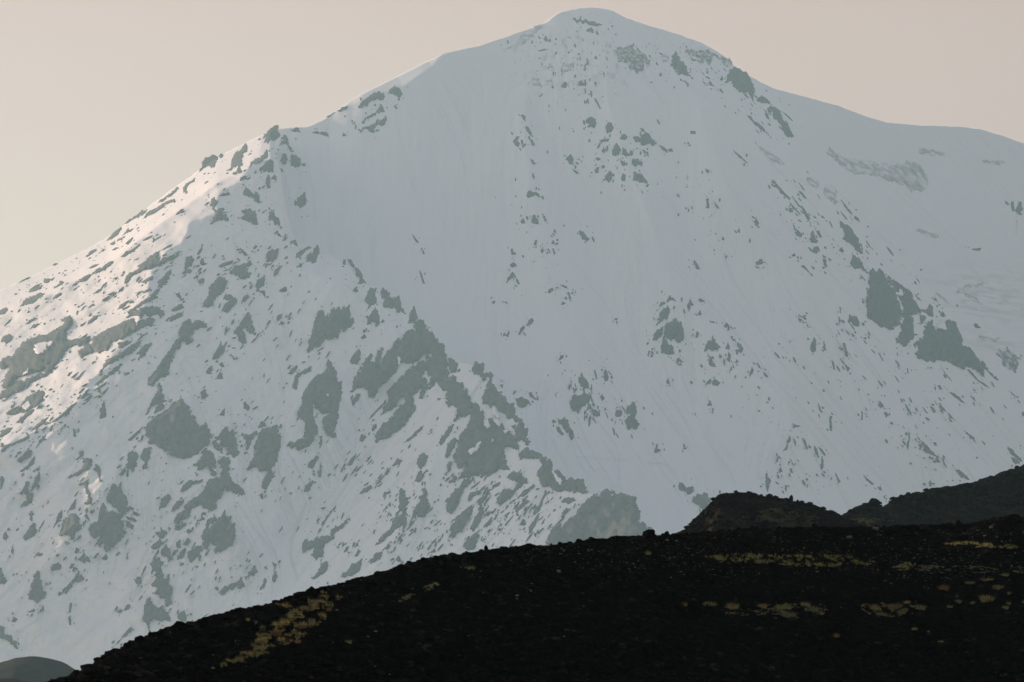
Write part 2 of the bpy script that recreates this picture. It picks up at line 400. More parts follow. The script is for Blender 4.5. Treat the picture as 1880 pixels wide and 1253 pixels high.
- G 390,410 400,400 410,415
- G 425,300 440,295 448,320
- G 428,400 440,400 448,430 435,425
- G 165,655 180,650 190,668
G8 G 393,705 405,680 430,670 440,685 410,708
- G 445,670 475,665 465,678
- G 485,660 505,648 545,680 510,668
- G 535,700 545,700 560,745 548,748
- G 505,745 525,730 533,755
- G 485,790 500,765 525,780 500,790
- G 555,710 570,700 578,720
G10 G 250,940 270,890 290,875 300,900 265,935
- G 192,995 210,950 230,938 235,955 205,998
- G 98,1005 115,995 130,960 133,990 125,1018
- G 8,775 25,760 40,765 25,785
- G 95,775 110,765 118,780
G12 G 1355,840 1358,790 1380,745 1405,790 1395,830 1370,845
G13 G 1145,920 1160,870 1200,810 1225,790 1243,830 1235,860 1190,910 1150,925
- G 1140,835 1160,790 1210,765 1240,725 1285,760 1240,760 1210,780 1165,815
G15 G 1205,1000 1200,940 1220,895 1250,875 1290,885 1320,920 1340,990 1335,1030 1305,1048 1270,1030 1245,1040 1225,1015
- G 1120,1035 1130,990 1170,950 1195,930 1190,990 1150,1040
- G 1180,1130 1180,1070 1200,1010 1230,1030 1265,1080 1270,1110 1240,1140
G18 G 1480,1085 1500,1050 1535,1010 1565,1040 1575,1075 1565,1105 1520,1105 1480,1115
- G 1510,1200 1515,1140 1530,1160 1550,1200 1560,1225 1525,1215
- G 1625,1095 1640,1045 1655,1075 1650,1100
- G 1635,1170 1645,1110 1660,1130 1655,1190
- G 1690,1110 1700,1080 1690,1060 1710,1040 1740,1070 1750,1110 1710,1115
- G 1435,755 1450,740 1490,775 1450,770
- G 1430,865 1450,825 1460,865
- G 1610,935 1630,910 1650,930 1625,945
- G 1655,945 1668,942 1678,960
- G 1520,910 1540,900 1555,915
- G 1415,1010 1425,970 1445,985 1430,1010
- G 1665,1030 1690,1020 1695,1040
G24 G 1395,515 1410,480 1430,510 1465,550 1425,545
- G 1705,280 1720,260 1725,295
- G 1825,210 1840,190 1855,235 1830,240
- G 1835,500 1860,480 1880,495 1880,510 1840,520
- G 1490,60 1505,55 1515,120 1500,125
- G 1540,70 1555,85 1585,125 1560,115
- G 470,1170 485,1140 510,1140 490,1170
- G 850,885 885,880 870,898
- G 1285,1170 1305,1155 1310,1185
- G 1310,1165 1335,1185 1315,1190
- G 1105,1150 1115,1125 1125,1145
- G 1110,1095 1130,1085 1120,1105
- G 1690,1190 1700,1160 1715,1185
- G 1650,1245 1665,1210 1670,1240
R1 R 675,670 680,620 715,595 765,650 735,680
- R 585,685 620,630 660,595 665,650 620,660
- R 610,910 650,845 675,910
- R 670,990 675,935 692,940 685,990
- R 470,1025 480,1000 490,1015
- R 1105,545 1115,500 1130,455 1150,500 1130,545
- R 1180,415 1200,415 1245,495 1210,470
- R 1262,525 1280,520 1320,575 1295,580 1270,560
Q1 Q 530,670 530,640 560,610 600,575 615,640 600,670 570,685
- Q 1340,860 1365,890 1390,935 1375,925 1350,890
- Q 1405,960 1430,1000 1415,1005
- Q 1390,1110 1410,1140 1430,1210 1415,1200 1400,1160
- I 100,175 150,140 190,90 215,100 210,145 170,170 140,190
- I 130,250 180,210 240,140 245,180 200,230 150,250
I4 I 230,350 235,300 255,260 245,235 270,230 285,290 265,320 270,360 245,365
I5 I 115,390 150,385 180,320 210,340 215,390 230,420 215,470 170,490 140,495 150,470 190,440 180,400 140,410
- I 520,170 545,140 540,100 575,110 575,150 540,165
I7 I 500,270 560,230 590,190 580,150 630,150 640,200 620,235 570,255 530,280
- I 465,290 490,270 510,280 480,298
- I 640,200 670,195 700,240 690,290 715,325 690,310 670,255 650,240
I9 I 868,200 875,140 920,90 945,120 945,190 915,255 885,240
- I 820,270 850,230 865,210 870,240 850,275
- I 870,270 890,265 885,290
- I 975,130 1000,80 1050,80 1030,140 1025,190 1000,235 980,240 990,190
I12 I 590,470 600,420 580,360 590,310 615,295 605,350 610,390 640,430 630,470
- I 580,550 600,540 620,590 600,580
- I 600,490 610,520 600,530
I14 I 735,440 740,400 770,340 840,325 850,390 875,410 890,470 910,500 870,540 840,550 820,515 780,500 750,480
- I 680,560 690,500 710,465 735,490 730,530 700,570 670,580
I16 I 610,650 640,600 680,580 730,530 760,520 800,545 850,580 860,630 870,670 840,710 810,740 780,780 740,800 700,790 720,750 680,770 660,740 700,690 650,710 620,690
- I 860,560 900,560 950,590 930,600 885,580
- I 920,520 970,550 940,560 915,540
- I 870,590 900,590 925,630 915,650 870,620
I18 I 405,700 415,640 430,590 490,530 530,550 570,600 570,640 530,660 510,700 515,725 470,705 430,700
- I 470,520 490,480 520,450 520,500 490,520
- I 365,640 390,570 400,540 430,510 430,560 400,600
I20 I 160,700 190,650 215,610 205,570 190,550 220,530 240,545 220,560 225,600 262,650 230,690 185,720 180,735
I21 I 190,1110 205,1080 210,1040 230,970 258,930 280,990 300,1050 318,1100 305,1135 230,1142
I22 I 345,915 365,890 400,875 425,900 420,925 380,938 350,930
- I 245,820 265,800 295,815 290,830 250,830
I24 I 540,850 570,820 570,800 625,860 620,880 580,870 550,860
- I 525,770 545,775 550,800 520,830 515,800
I25 I 425,1070 460,1040 500,990 530,960 545,910 560,940 580,990 550,1010 510,1020 490,1050 460,1085
- I 395,1100 410,1078 425,1090 410,1110
- I 475,920 495,880 520,880 500,915
I27 I -30,1030 -10,900 20,940 40,980 55,1000 30,1020
I28 I 1095,470 1110,440 1160,390 1178,400 1180,440 1150,485 1110,495 1095,520
I29 I 1240,400 1250,365 1290,320 1330,300 1400,305 1395,325 1340,330 1310,360 1280,390
- I 1180,530 1190,490 1230,450 1270,440 1260,480 1220,510
I31 I 1270,500 1300,460 1360,430 1400,370 1440,310 1500,290 1530,250 1500,170 1570,150 1580,210 1590,280 1640,330 1690,400 1660,415 1600,380 1550,360 1530,420 1490,460 1500,510 1470,525 1420,500 1380,480 1320,510 1310,560 1250,570 1230,640 1200,600 1210,560 1250,530
- I 1340,200 1370,160 1390,110 1430,80 1470,130 1490,190 1500,240 1480,290 1450,250 1420,220 1390,240
I33 I 1380,710 1400,670 1430,620 1440,660 1480,600 1530,560 1550,510 1590,560 1620,620 1635,680 1610,740 1560,780 1510,810 1480,815 1500,770 1450,730 1430,780 1400,780
- I 1420,610 1450,570 1490,555 1500,580 1450,610 1430,640
I35 I 1290,840 1300,800 1350,760 1390,770 1385,820 1350,850 1320,885
- I 1220,860 1230,820 1260,790 1280,800 1270,845
- I 1215,745 1240,715 1255,735 1240,780 1220,775
- I 1260,755 1300,705 1325,735 1290,765
- I 1350,640 1355,590 1390,555 1415,575 1380,600 1360,650
- I 1215,650 1240,620 1280,600 1285,625 1230,655
- I 1285,660 1300,640 1320,660 1300,680
- I 1040,770 1070,740 1110,720 1140,750 1100,770 1060,790
- I 1110,790 1150,745 1170,780 1190,860 1150,850 1120,820
I41 I 1065,670 1110,660 1110,625 1155,680 1125,715 1090,690
I42 I 1035,880 1060,850 1070,810 1110,850 1130,890 1110,910 1140,950 1080,960 1060,910
I43 I 1035,1050 1070,1000 1060,970 1110,965 1160,980 1180,1020 1195,1060 1185,1120 1195,1190 1150,1180 1120,1130 1050,1090 1080,1060
I44 M 985,760 1000,700 1030,680 1060,720 1110,730 1150,760 1185,820 1120,830 1060,820 1030,850 1040,920 1020,900 990,830
M2 M 800,760 840,740 890,715 905,720 890,745 845,775
- M 1225,790 1240,770 1270,760 1290,830 1260,840 1230,820
- M 475,770 485,700 497,705 490,770
- M 470,795 490,810 490,860 478,860
- M 80,830 95,795 120,820 100,840
- M 195,760 240,745 240,765 210,770
- M 272,760 285,740 283,768
M6 M 800,990 850,930 905,860 925,890 890,920 850,945 810,990 760,1025
M7 M -20,920 -10,870 15,845 30,890 60,930 110,970 140,1020 100,1010 70,1000 30,960
- M 920,540 950,515 985,520 975,570 940,570
M10 M 1480,600 1500,590 1520,610 1560,580 1620,560 1650,555 1660,530 1680,550 1685,600 1620,600 1560,620 1540,650 1510,620
- M 1715,490 1740,460 1735,430 1760,440 1780,480 1750,520 1725,510
- M 1780,610 1800,570 1830,530 1840,550 1825,600 1790,620
- M 1690,520 1705,520 1700,555
- I 20,690 40,660 60,695 40,720 20,710
- I 75,800 85,760 95,790 90,825
- I 0,370 0,280 30,290 30,310 10,370
- I 700,850 720,830 735,810 745,840 735,860
- J 485,130 510,100 545,75 550,100 510,140
J2 J 510,240 525,170 550,130 600,100 660,65 645,110 600,135 560,150 550,240 530,255
J3 J 545,460 550,400 580,340 590,260 640,190 690,140 750,110 765,30 800,90 820,150 855,200 855,300 840,350 835,440 825,460 815,530 820,570 770,570 740,545 720,520 725,440 770,410 720,410 680,370 660,330 660,420 690,500 690,560 640,630 570,660 540,685 530,650 480,630 490,600 560,600 600,560 595,480 570,440
J5 J 300,930 300,880 330,820 370,800 380,850 350,910 330,950
- J 290,970 310,960 315,1000 300,1000
- J 620,780 630,740 690,690 705,700 680,740 660,785
- J 685,820 710,750 720,800 715,850 695,850
- J 590,960 605,910 650,870 660,890 630,950
J10 J 895,770 910,730 950,690 950,720 920,770
- J 975,600 985,560 1010,550 1030,570 1000,605
- J 1060,520 1070,490 1095,480 1095,510 1070,535
- J 705,600 712,575 722,600 712,615
- J 1040,455 1070,410 1130,350 1170,300 1160,340 1110,390 1060,440
J15 J 1270,625 1330,570 1380,520 1420,490 1415,520 1350,580 1290,615
- J 1445,560 1490,530 1470,550
- J 915,310 930,280 925,330 960,270 980,270 985,300 950,340 935,360 920,320
J18 F 910,990 940,930 980,900 990,960 960,1015 920,1005
J19 J 1370,760 1390,700 1435,680 1450,720 1425,780 1400,800
- J 1350,890 1375,830 1400,800 1425,850 1400,880
J21 J 1245,1060 1250,970 1262,915 1290,960 1310,1010 1300,1060 1300,1110 1270,1120
J22 J 1340,1140 1350,1080 1370,1060 1400,1000 1380,990 1415,960 1420,890 1440,900 1445,1000 1470,1040 1450,1090 1410,1130 1370,1110 1370,1145
J23 N 1085,305 1130,240 1190,190 1210,130 1250,80 1305,90 1300,180 1290,220 1270,170 1220,200 1190,240 1130,290
- J 1210,760 1240,720 1275,740 1240,770 1200,775
- J 1150,835 1170,785 1185,810 1165,840
- J 1090,900 1120,865 1130,880 1100,905
- J 975,970 1000,930 1060,905 1070,925 1030,950 990,970
- J 1005,905 1045,880 1035,900 1010,915
- J 1150,965 1190,940 1195,960 1160,970
- J 1140,1085 1165,1045 1175,1060
J28 J 690,1240 720,1160 780,1080 820,1045 815,1060 770,1110 740,1160 710,1220
N1 N 575,340 580,290 610,270 660,265 690,235 770,250 780,200 830,170 885,135 890,160 840,200 800,240 800,270 730,310 730,380 640,385 660,330 620,345
- N 895,130 910,115 918,135
N3 N 660,520 690,480 710,430 750,420 760,470 720,515 680,530 640,535
N4 N 840,525 870,490 920,440 990,400 1000,400 980,480 930,510 870,530
- N 865,355 890,310 910,310 895,345
- N 940,385 970,330 985,350 960,385
- N 950,310 965,280 970,310
- N 810,325 850,285 850,300
- N 1045,410 1090,360 1140,340 1130,380 1080,420 1050,440
- N 1150,330 1180,290 1195,310 1170,335
- N 1240,265 1260,235 1280,270 1265,285
- N 1225,410 1245,375 1268,420 1240,425
- N 1460,360 1500,320 1505,350
- N 1680,330 1720,260 1790,200 1800,260 1770,330
- N 375,550 385,480 375,410 400,440 410,520 395,560
- N 1740,195 1770,120 1840,30 1850,50 1820,120 1780,190
'''
LEDGES = '''E1 E 260,490 350,470 360,500 290,570 240,560 225,510
E1 E 150,715 190,665 180,700
E31 E 140,940 190,890 220,915 180,950
K1 K 330,450 370,460 380,490 350,520 335,490
K1 K 385,460 430,460 455,485 430,500 400,480
K1 K 225,660 280,620 310,615 300,645 270,690 240,690
K1 K 370,600 395,580 405,590 375,620
K1 K 470,520 490,510 505,540 480,550
K2 K 370,360 400,365 460,430 440,440 400,410
K3 K 785,800 830,835 870,870 860,905 835,880 800,840
J3 J 750,285 760,290 755,305
H11 H 1280,690 1300,640 1335,650 1340,690 1310,698
F28 F 1240,960 1260,960 1262,1000 1250,1005
E3 E 930,330 960,330 940,380
I31 I 1470,210 1495,230 1490,255
'''

random.seed(7)
RNG = np.random.default_rng(11)
scene = bpy.context.scene
COL = scene.collection

# ------------------------------------------------------------------ camera model (u, v: photo pixels)
W, H = 1880.0, 1253.0
HFOV = math.radians(16.0)
F = W / 2 / math.tan(HFOV / 2)
PITCH = math.atan((1450 - H / 2) / F)
CP, SP = math.cos(PITCH), math.sin(PITCH)
CAMZ = 2.0

def tanv(v):
    w = (H / 2 - v) / F
    return (SP + CP * w) / (CP - SP * w)

def P(u, v, r):
    """world point at depth r (metres along +Y) seen towards photo pixel (u, v)"""
    u = np.asarray(u, float); v = np.asarray(v, float); r = np.asarray(r, float)
    w = (H / 2 - v) / F
    y = CP - SP * w
    return np.stack(np.broadcast_arrays((u - W / 2) / F / y * r, r, r * (SP + CP * w) / y + CAMZ), -1)

# ------------------------------------------------------------------ noise
_T = np.random.default_rng(5).random((256, 256)) * 2 - 1
def vnoise(x, y):
    xi = np.floor(x).astype(int); yi = np.floor(y).astype(int)
    fx = x - xi; fy = y - yi
    fx = fx * fx * fx * (fx * (fx * 6 - 15) + 10); fy = fy * fy * fy * (fy * (fy * 6 - 15) + 10)
    x0 = xi & 255; x1 = (xi + 1) & 255; y0 = yi & 255; y1 = (yi + 1) & 255
    a = _T[y0, x0] * (1 - fx) + _T[y0, x1] * fx
    b = _T[y1, x0] * (1 - fx) + _T[y1, x1] * fx
    return a * (1 - fy) + b * fy
def fbm(x, y, o=4, g=0.5, s=0.0):
    a, t, n = 1.0, 0.0, 0.0
    for k in range(o):
        t = t + a * vnoise(x * 2 ** k + 17.3 * k + s, y * 2 ** k + 9.7 * k + s * 1.7); n += a; a *= g
    return t / n
def ridged(x, y, o=3, s=0.0):
    a, t, n = 1.0, 0.0, 0.0
    for k in range(o):
        t = t + a * (1 - 2 * np.abs(vnoise(x * 2 ** k + 31.1 * k + s, y * 2 ** k + 7.7 * k + s))); n += a; a *= 0.5
    return t / n

def pl(s):
    a = np.array([[float(q) for q in p.split(',')] for p in s.split()])
    return a
def interp(s):
    a = pl(s)
    return lambda u: np.interp(u, a[:, 0], a[:, 1])
def smooth_interp(s, k=14):
    a = pl(s); xs = np.arange(a[0, 0], a[-1, 0] + 1, 1.0); ys = np.interp(xs, a[:, 0], a[:, 1])
    ker = np.hanning(2 * k + 1); ker /= ker.sum()
    yp = np.pad(ys, k, mode='edge'); yp[:k] = ys[0] + (np.arange(-k, 0)) * (ys[1] - ys[0]); yp[-k:] = ys[-1] + np.arange(1, k + 1) * (ys[-1] - ys[-2])
    ys = np.convolve(yp, ker, 'valid')
    return lambda u: np.interp(u, xs, ys)

def rib(u, v, pts, amp, wl, wr, pw=1.15):
    a = pl(pts); best = np.full(np.broadcast(u, v).shape, 1e9); sgn = np.ones_like(best)
    for (ax, ay), (bx, by) in zip(a[:-1], a[1:]):
        dx, dy = bx - ax, by - ay; L = dx * dx + dy * dy
        t = np.clip(((u - ax) * dx + (v - ay) * dy) / L, 0, 1)
        d = np.hypot(u - ax - t * dx, v - ay - t * dy); c = dx * (v - ay) - dy * (u - ax)
        m = d < best; best = np.where(m, d, best); sgn = np.where(m, np.sign(c), sgn)
    wd = np.where(sgn > 0, wl, wr)
    x = best / wd
    return -amp * np.clip(1 - x, 0, 1) ** pw 

def blob(u, v, cx, cy, sx, sy, rot=0.0):
    c, s_ = math.cos(rot), math.sin(rot); x = (u - cx) * c + (v - cy) * s_; y = -(u - cx) * s_ + (v - cy) * c
    return np.exp(-(x / sx) ** 2 - (y / sy) ** 2)

# ------------------------------------------------------------------ helpers
def tag(o, label=None, cat=None, group=None, kind=None):
    if label: o['label'] = label
    if cat: o['category'] = cat
    if group: o['group'] = group
    if kind: o['kind'] = kind
    return o
def mesh(name, verts, faces, mat, smooth=True, parent=None):
    me = bpy.data.meshes.new(name)
    verts = np.ascontiguousarray(verts, np.float32).reshape(-1, 3)
    if isinstance(faces, np.ndarray):
        n = faces.shape[1]
        me.vertices.add(len(verts)); me.vertices.foreach_set('co', verts.ravel())
        me.loops.add(faces.size); me.loops.foreach_set('vertex_index', np.ascontiguousarray(faces, np.int32).ravel())
        me.polygons.add(len(faces)); me.polygons.foreach_set('loop_start', np.arange(0, faces.size, n, dtype=np.int32))
        me.update(calc_edges=True)
    else:
        me.from_pydata([tuple(map(float, p)) for p in verts], [], faces)
    me.validate()
    if smooth: me.polygons.foreach_set('use_smooth', np.ones(len(me.polygons), bool))
    for m in (mat if isinstance(mat, list) else [mat]): me.materials.append(m)
    o = bpy.data.objects.new(name, me); COL.objects.link(o)
    if parent: o.parent = parent
    return o
def grid_faces(nr, nc):
    i = np.arange(nr - 1)[:, None] * nc + np.arange(nc - 1)[None, :]
    return np.stack([i, i + 1, i + nc + 1, i + nc], -1).reshape(-1, 4)

# ------------------------------------------------------------------ materials
def new_mat(name, rough=0.9, spec=0.2):
    m = bpy.data.materials.new(name); m.use_nodes = True
    nt = m.node_tree; b = nt.nodes['Principled BSDF']
    b.inputs['Roughness'].default_value = rough; b.inputs['Specular IOR Level'].default_value = spec
    return m, nt, b
def noise_mat(name, stops, scale, detail=6, rough=0.9, spec=0.15, stretch=(1, 1, 1), bump=0.0, bdist=0.1, bscale=None, rot=(0, 0, 0), distort=0.0):
    m, nt, b = new_mat(name, rough, spec)
    tc = nt.nodes.new('ShaderNodeTexCoord'); mp = nt.nodes.new('ShaderNodeMapping')
    mp.inputs['Scale'].default_value = stretch; mp.inputs['Rotation'].default_value = rot
    nz = nt.nodes.new('ShaderNodeTexNoise'); nz.inputs['Scale'].default_value = scale; nz.inputs['Detail'].default_value = detail
    nz.inputs['Distortion'].default_value = distort
    cr = nt.nodes.new('ShaderNodeValToRGB')
    el = cr.color_ramp.elements
    while len(el) < len(stops): el.new(0.5)
    for e, (p, c) in zip(el, stops): e.position = p; e.color = (*c, 1)
    nt.links.new(tc.outputs['Object'], mp.inputs[0]); nt.links.new(mp.outputs[0], nz.inputs['Vector'])
    nt.links.new(nz.outputs['Fac'], cr.inputs[0]); nt.links.new(cr.outputs[0], b.inputs['Base Color'])
    if bump:
        n2 = nt.nodes.new('ShaderNodeTexNoise'); n2.inputs['Scale'].default_value = bscale or scale * 3; n2.inputs['Detail'].default_value = 8
        bp = nt.nodes.new('ShaderNodeBump'); bp.inputs['Strength'].default_value = bump; bp.inputs['Distance'].default_value = bdist
        nt.links.new(tc.outputs['Object'], n2.inputs['Vector']); nt.links.new(n2.outputs['Fac'], bp.inputs['Height']); nt.links.new(bp.outputs[0], b.inputs['Normal'])
    return m

def snow_mat(name, dirt):
    m, nt, b = new_mat(name, 0.65, 0.2)
    at = nt.nodes.new('ShaderNodeAttribute'); at.attribute_name = 'dirt'
    mx = nt.nodes.new('ShaderNodeMix'); mx.data_type = 'RGBA'
    mx.inputs[6].default_value = (0.80, 0.815, 0.83, 1); mx.inputs[7].default_value = (*dirt, 1)
    nt.links.new(at.outputs['Fac'], mx.inputs[0]); nt.links.new(mx.outputs[2], b.inputs['Base Color'])
    return m
SNOW = snow_mat('snow', (0.36, 0.36, 0.36))
SNOW_S = snow_mat('spring_snow', (0.33, 0.32, 0.31))
ROCK = noise_mat('volcanic_rock', [(0.32, (0.038, 0.041, 0.044)), (0.5, (0.058, 0.062, 0.065)), (0.7, (0.092, 0.093, 0.093))], 0.08, 11, stretch=(1.4, 1, 0.7))
ROCK_S = noise_mat('spur_rock', [(0.32, (0.058, 0.063, 0.067)), (0.5, (0.080, 0.085, 0.089)), (0.7, (0.118, 0.119, 0.119))], 0.09, 11, stretch=(1.4, 1, 0.7))
RIMED_D = noise_mat('thinly_rimed_rock', [(0.42, (0.09, 0.093, 0.096)), (0.54, (0.30, 0.31, 0.32)), (0.68, (0.74, 0.75, 0.76))], 0.06, 10, stretch=(1.8, 1, 0.5))
RIMED = noise_mat('rimed_rock', [(0.34, (0.30, 0.31, 0.32)), (0.5, (0.52, 0.53, 0.54)), (0.62, (0.76, 0.77, 0.78))], 0.035, 8, stretch=(1.5, 1, 0.6))
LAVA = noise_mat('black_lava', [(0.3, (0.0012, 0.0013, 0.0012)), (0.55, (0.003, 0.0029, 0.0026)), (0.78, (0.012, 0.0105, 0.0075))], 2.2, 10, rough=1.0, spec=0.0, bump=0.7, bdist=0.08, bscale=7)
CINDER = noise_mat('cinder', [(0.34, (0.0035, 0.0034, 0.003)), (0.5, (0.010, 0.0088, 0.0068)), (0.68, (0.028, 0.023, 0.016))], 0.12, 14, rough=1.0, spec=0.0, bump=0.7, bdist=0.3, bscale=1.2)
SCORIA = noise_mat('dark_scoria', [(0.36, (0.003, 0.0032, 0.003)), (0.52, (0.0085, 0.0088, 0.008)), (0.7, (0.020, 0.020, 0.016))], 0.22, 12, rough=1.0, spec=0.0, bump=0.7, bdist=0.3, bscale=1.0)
FARM = noise_mat('bare_hill', [(0.35, (0.016, 0.019, 0.017)), (0.7, (0.030, 0.033, 0.028))], 0.02, 6, rough=1.0, spec=0.05)
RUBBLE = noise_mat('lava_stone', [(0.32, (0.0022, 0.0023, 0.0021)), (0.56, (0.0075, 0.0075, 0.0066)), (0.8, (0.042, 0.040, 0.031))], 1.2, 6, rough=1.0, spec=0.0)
PALE = noise_mat('lichened_stone', [(0.35, (0.07, 0.066, 0.055)), (0.65, (0.20, 0.185, 0.15))], 14, 5, rough=1.0, spec=0.05)
RUST = noise_mat('rusty_lava', [(0.35, (0.020, 0.012, 0.008)), (0.7, (0.055, 0.035, 0.02))], 6, 5, rough=1.0, spec=0.05)
def grass_mat(name, lo, hi, scale=5):
    m = noise_mat(name, [(0.3, lo), (0.7, hi)], scale, 4, rough=1.0, spec=0.0); nt = m.node_tree
    tr = nt.nodes.new('ShaderNodeBsdfTranslucent'); mx = nt.nodes.new('ShaderNodeMixShader'); mx.inputs[0].default_value = 0.3
    b = nt.nodes['Principled BSDF']; src = b.inputs['Base Color'].links[0].from_socket
    nt.links.new(src, tr.inputs['Color']); nt.links.new(b.outputs[0], mx.inputs[1]); nt.links.new(tr.outputs[0], mx.inputs[2])
    nt.links.new(mx.outputs[0], nt.nodes['Material Output'].inputs['Surface']); return m
GR_GOLD = grass_mat('golden_dry_grass', (0.12, 0.105, 0.045), (0.42, 0.365, 0.16))
GR_OLIVE = grass_mat('olive_grass', (0.10, 0.10, 0.038), (0.34, 0.335, 0.135))
GR_RUSSET = grass_mat('russet_grass', (0.11, 0.07, 0.028), (0.31, 0.22, 0.10))
GR_GREY = grass_mat('grey_green_grass', (0.09, 0.09, 0.05), (0.28, 0.28, 0.16))
GR_SLOPE = grass_mat('slope_grass', (0.05, 0.055, 0.026), (0.15, 0.155, 0.075), 0.4)

# ------------------------------------------------------------------ mountain surfaces
VM = smooth_interp('-500,900 0,590 300,400 450,280 500,238 540,235 565,234 595,220 620,202 650,180 700,155 750,130 785,112 815,99 850,91 880,85 920,71 960,57 1000,42 1025,23 1050,17 1085,14 1120,18 1150,34 1190,47 1240,62 1290,80 1330,103 1345,120 1375,140 1420,163 1470,176 1540,195 1580,211 1630,226 1690,231 1760,233 1800,238 1840,250 1880,264 2000,310 2400,500', 11)
VS = smooth_interp('-500,860 -200,655 0,533 30,520 60,507 100,487 150,462 200,435 225,416 260,389 300,359 330,338 365,313 400,288 430,273 450,263 480,248 500,243 512,300 525,385 540,440 560,450 575,458 605,468 640,487 665,520 700,535 740,575 760,582 790,615 822,658 870,672 905,705 940,750 960,788 975,825 1010,855 1060,898 1090,908 1110,908 1165,930 1180,970 1210,995 1260,1040 1500,1250', 5)
RRM = smooth_interp('-500,9700 0,9000 300,8350 430,7960 500,7870 620,7890 760,7900 1000,7985 1085,8030 1300,8150 1450,8260 1600,8480 1900,8880 2400,9600', 60)   # depth where the face reaches row 500
RRS = smooth_interp('-500,8060 0,7690 200,7535 330,7425 450,7350 500,7328 560,7302 640,7265 760,7195 860,7125 1000,7015 1170,6890 1500,6800', 30)         # depth where the spur reaches row 700
MM, MS = 0.66, 0.63

def rM(u, v):
    u = np.asarray(u, float); v = np.asarray(v, float)
    r = RRM(u) * (MM - tanv(500.0)) / (MM - tanv(v))
    below = np.clip((v - VM(u)) / 120.0, 0, 1)
    r = r + rib(u, v, '1000,40 970,150 960,230 975,350 990,430 1000,520 1050,640 1080,740 1100,860', 82, 100, 190) * below * np.clip((850 - v) / 330, 0, 1)
    r = r + rib(u, v, '1100,60 1120,200 1150,300 1200,420 1240,540 1330,640 1420,720 1480,800 1560,920', 96, 120, 210) * below
    r = r + rib(u, v, '1280,190 1330,330 1400,440 1500,540 1560,600 1700,760 1820,900', 74, 110, 150) * below
    r = r + rib(u, v, '1190,60 1300,150 1400,290 1500,400 1580,480 1690,570 1790,670 1880,740 2020,830', 120, 260, 170) * below
    r = r + rib(u, v, '1590,690 1680,800 1780,890', 34, 70, 110)
    r = r + rib(u, v, '1165,210 1185,330 1160,430 1180,560 1200,700', 30, 70, 100) * below * np.clip((720 - v) / 240, 0, 1)
    r = r + rib(u, v, '1430,640 1450,780 1400,860 1390,920', 26, 60, 90) + rib(u, v, '1640,780 1720,830 1790,880', 16, 50, 60)
    r = r + rib(u, v, '880,330 905,480 930,600 960,700', 16, 70, 90) * below * np.clip((740 - v) / 240, 0, 1) + rib(u, v, '1040,640 1020,760 1060,840', 18, 60, 80) * np.clip((860 - v) / 160, 0, 1)
    r = r + rib(u, v, '812,99 795,122 740,160 700,172 640,193 600,224', 60, 36, 150) * np.clip((u - 605) / 60, 0, 1)
    r = r + rib(u, v, '1515,290 1600,300 1690,300 1700,345', -25, 60, 60)
    # flutes running down the fall line
    uw = u - 0.45 * np.clip(u - 1300, 0, 900) * np.clip((v - 100) / 500, 0, 1.6)       # flutes lean outwards on the right-hand slopes
    r = r + 11.0 * fbm(uw / 95, v / 330, 3, s=3) + 4.6 * fbm(uw / 26, v / 140, 3, s=9) * below + 2.0 * fbm(uw / 8.0, v / 45.0, 2, s=4) * below
    r = r - 5.5 * ridged(uw / 62 + 0.3 * fbm(u / 70, v / 90, 2, s=81), v / 320, 2, s=37) * below * np.clip((v - 120) / 150, 0, 1)
    # broken, rime covered ground under the top
    top = np.exp(-((u - 1060) / 95) ** 2 - ((v - 105) / 62) ** 2) + 0.7 * np.exp(-((u - 1190) / 60) ** 2 - ((v - 110) / 40) ** 2)
    r = r - top * (15.0 * np.abs(fbm(u / 13, v / 16, 4, 0.65, s=21)) + 7.0 * ridged(u / 9, v / 34, 2, s=8))
    ser = np.exp(-((u - 1810) / 70) ** 2 - ((v - 540) / 35) ** 2)
    r = r - 12.0 * ser * ridged(u / 60 + v / 40, v / 14, 3, s=5)
    return r

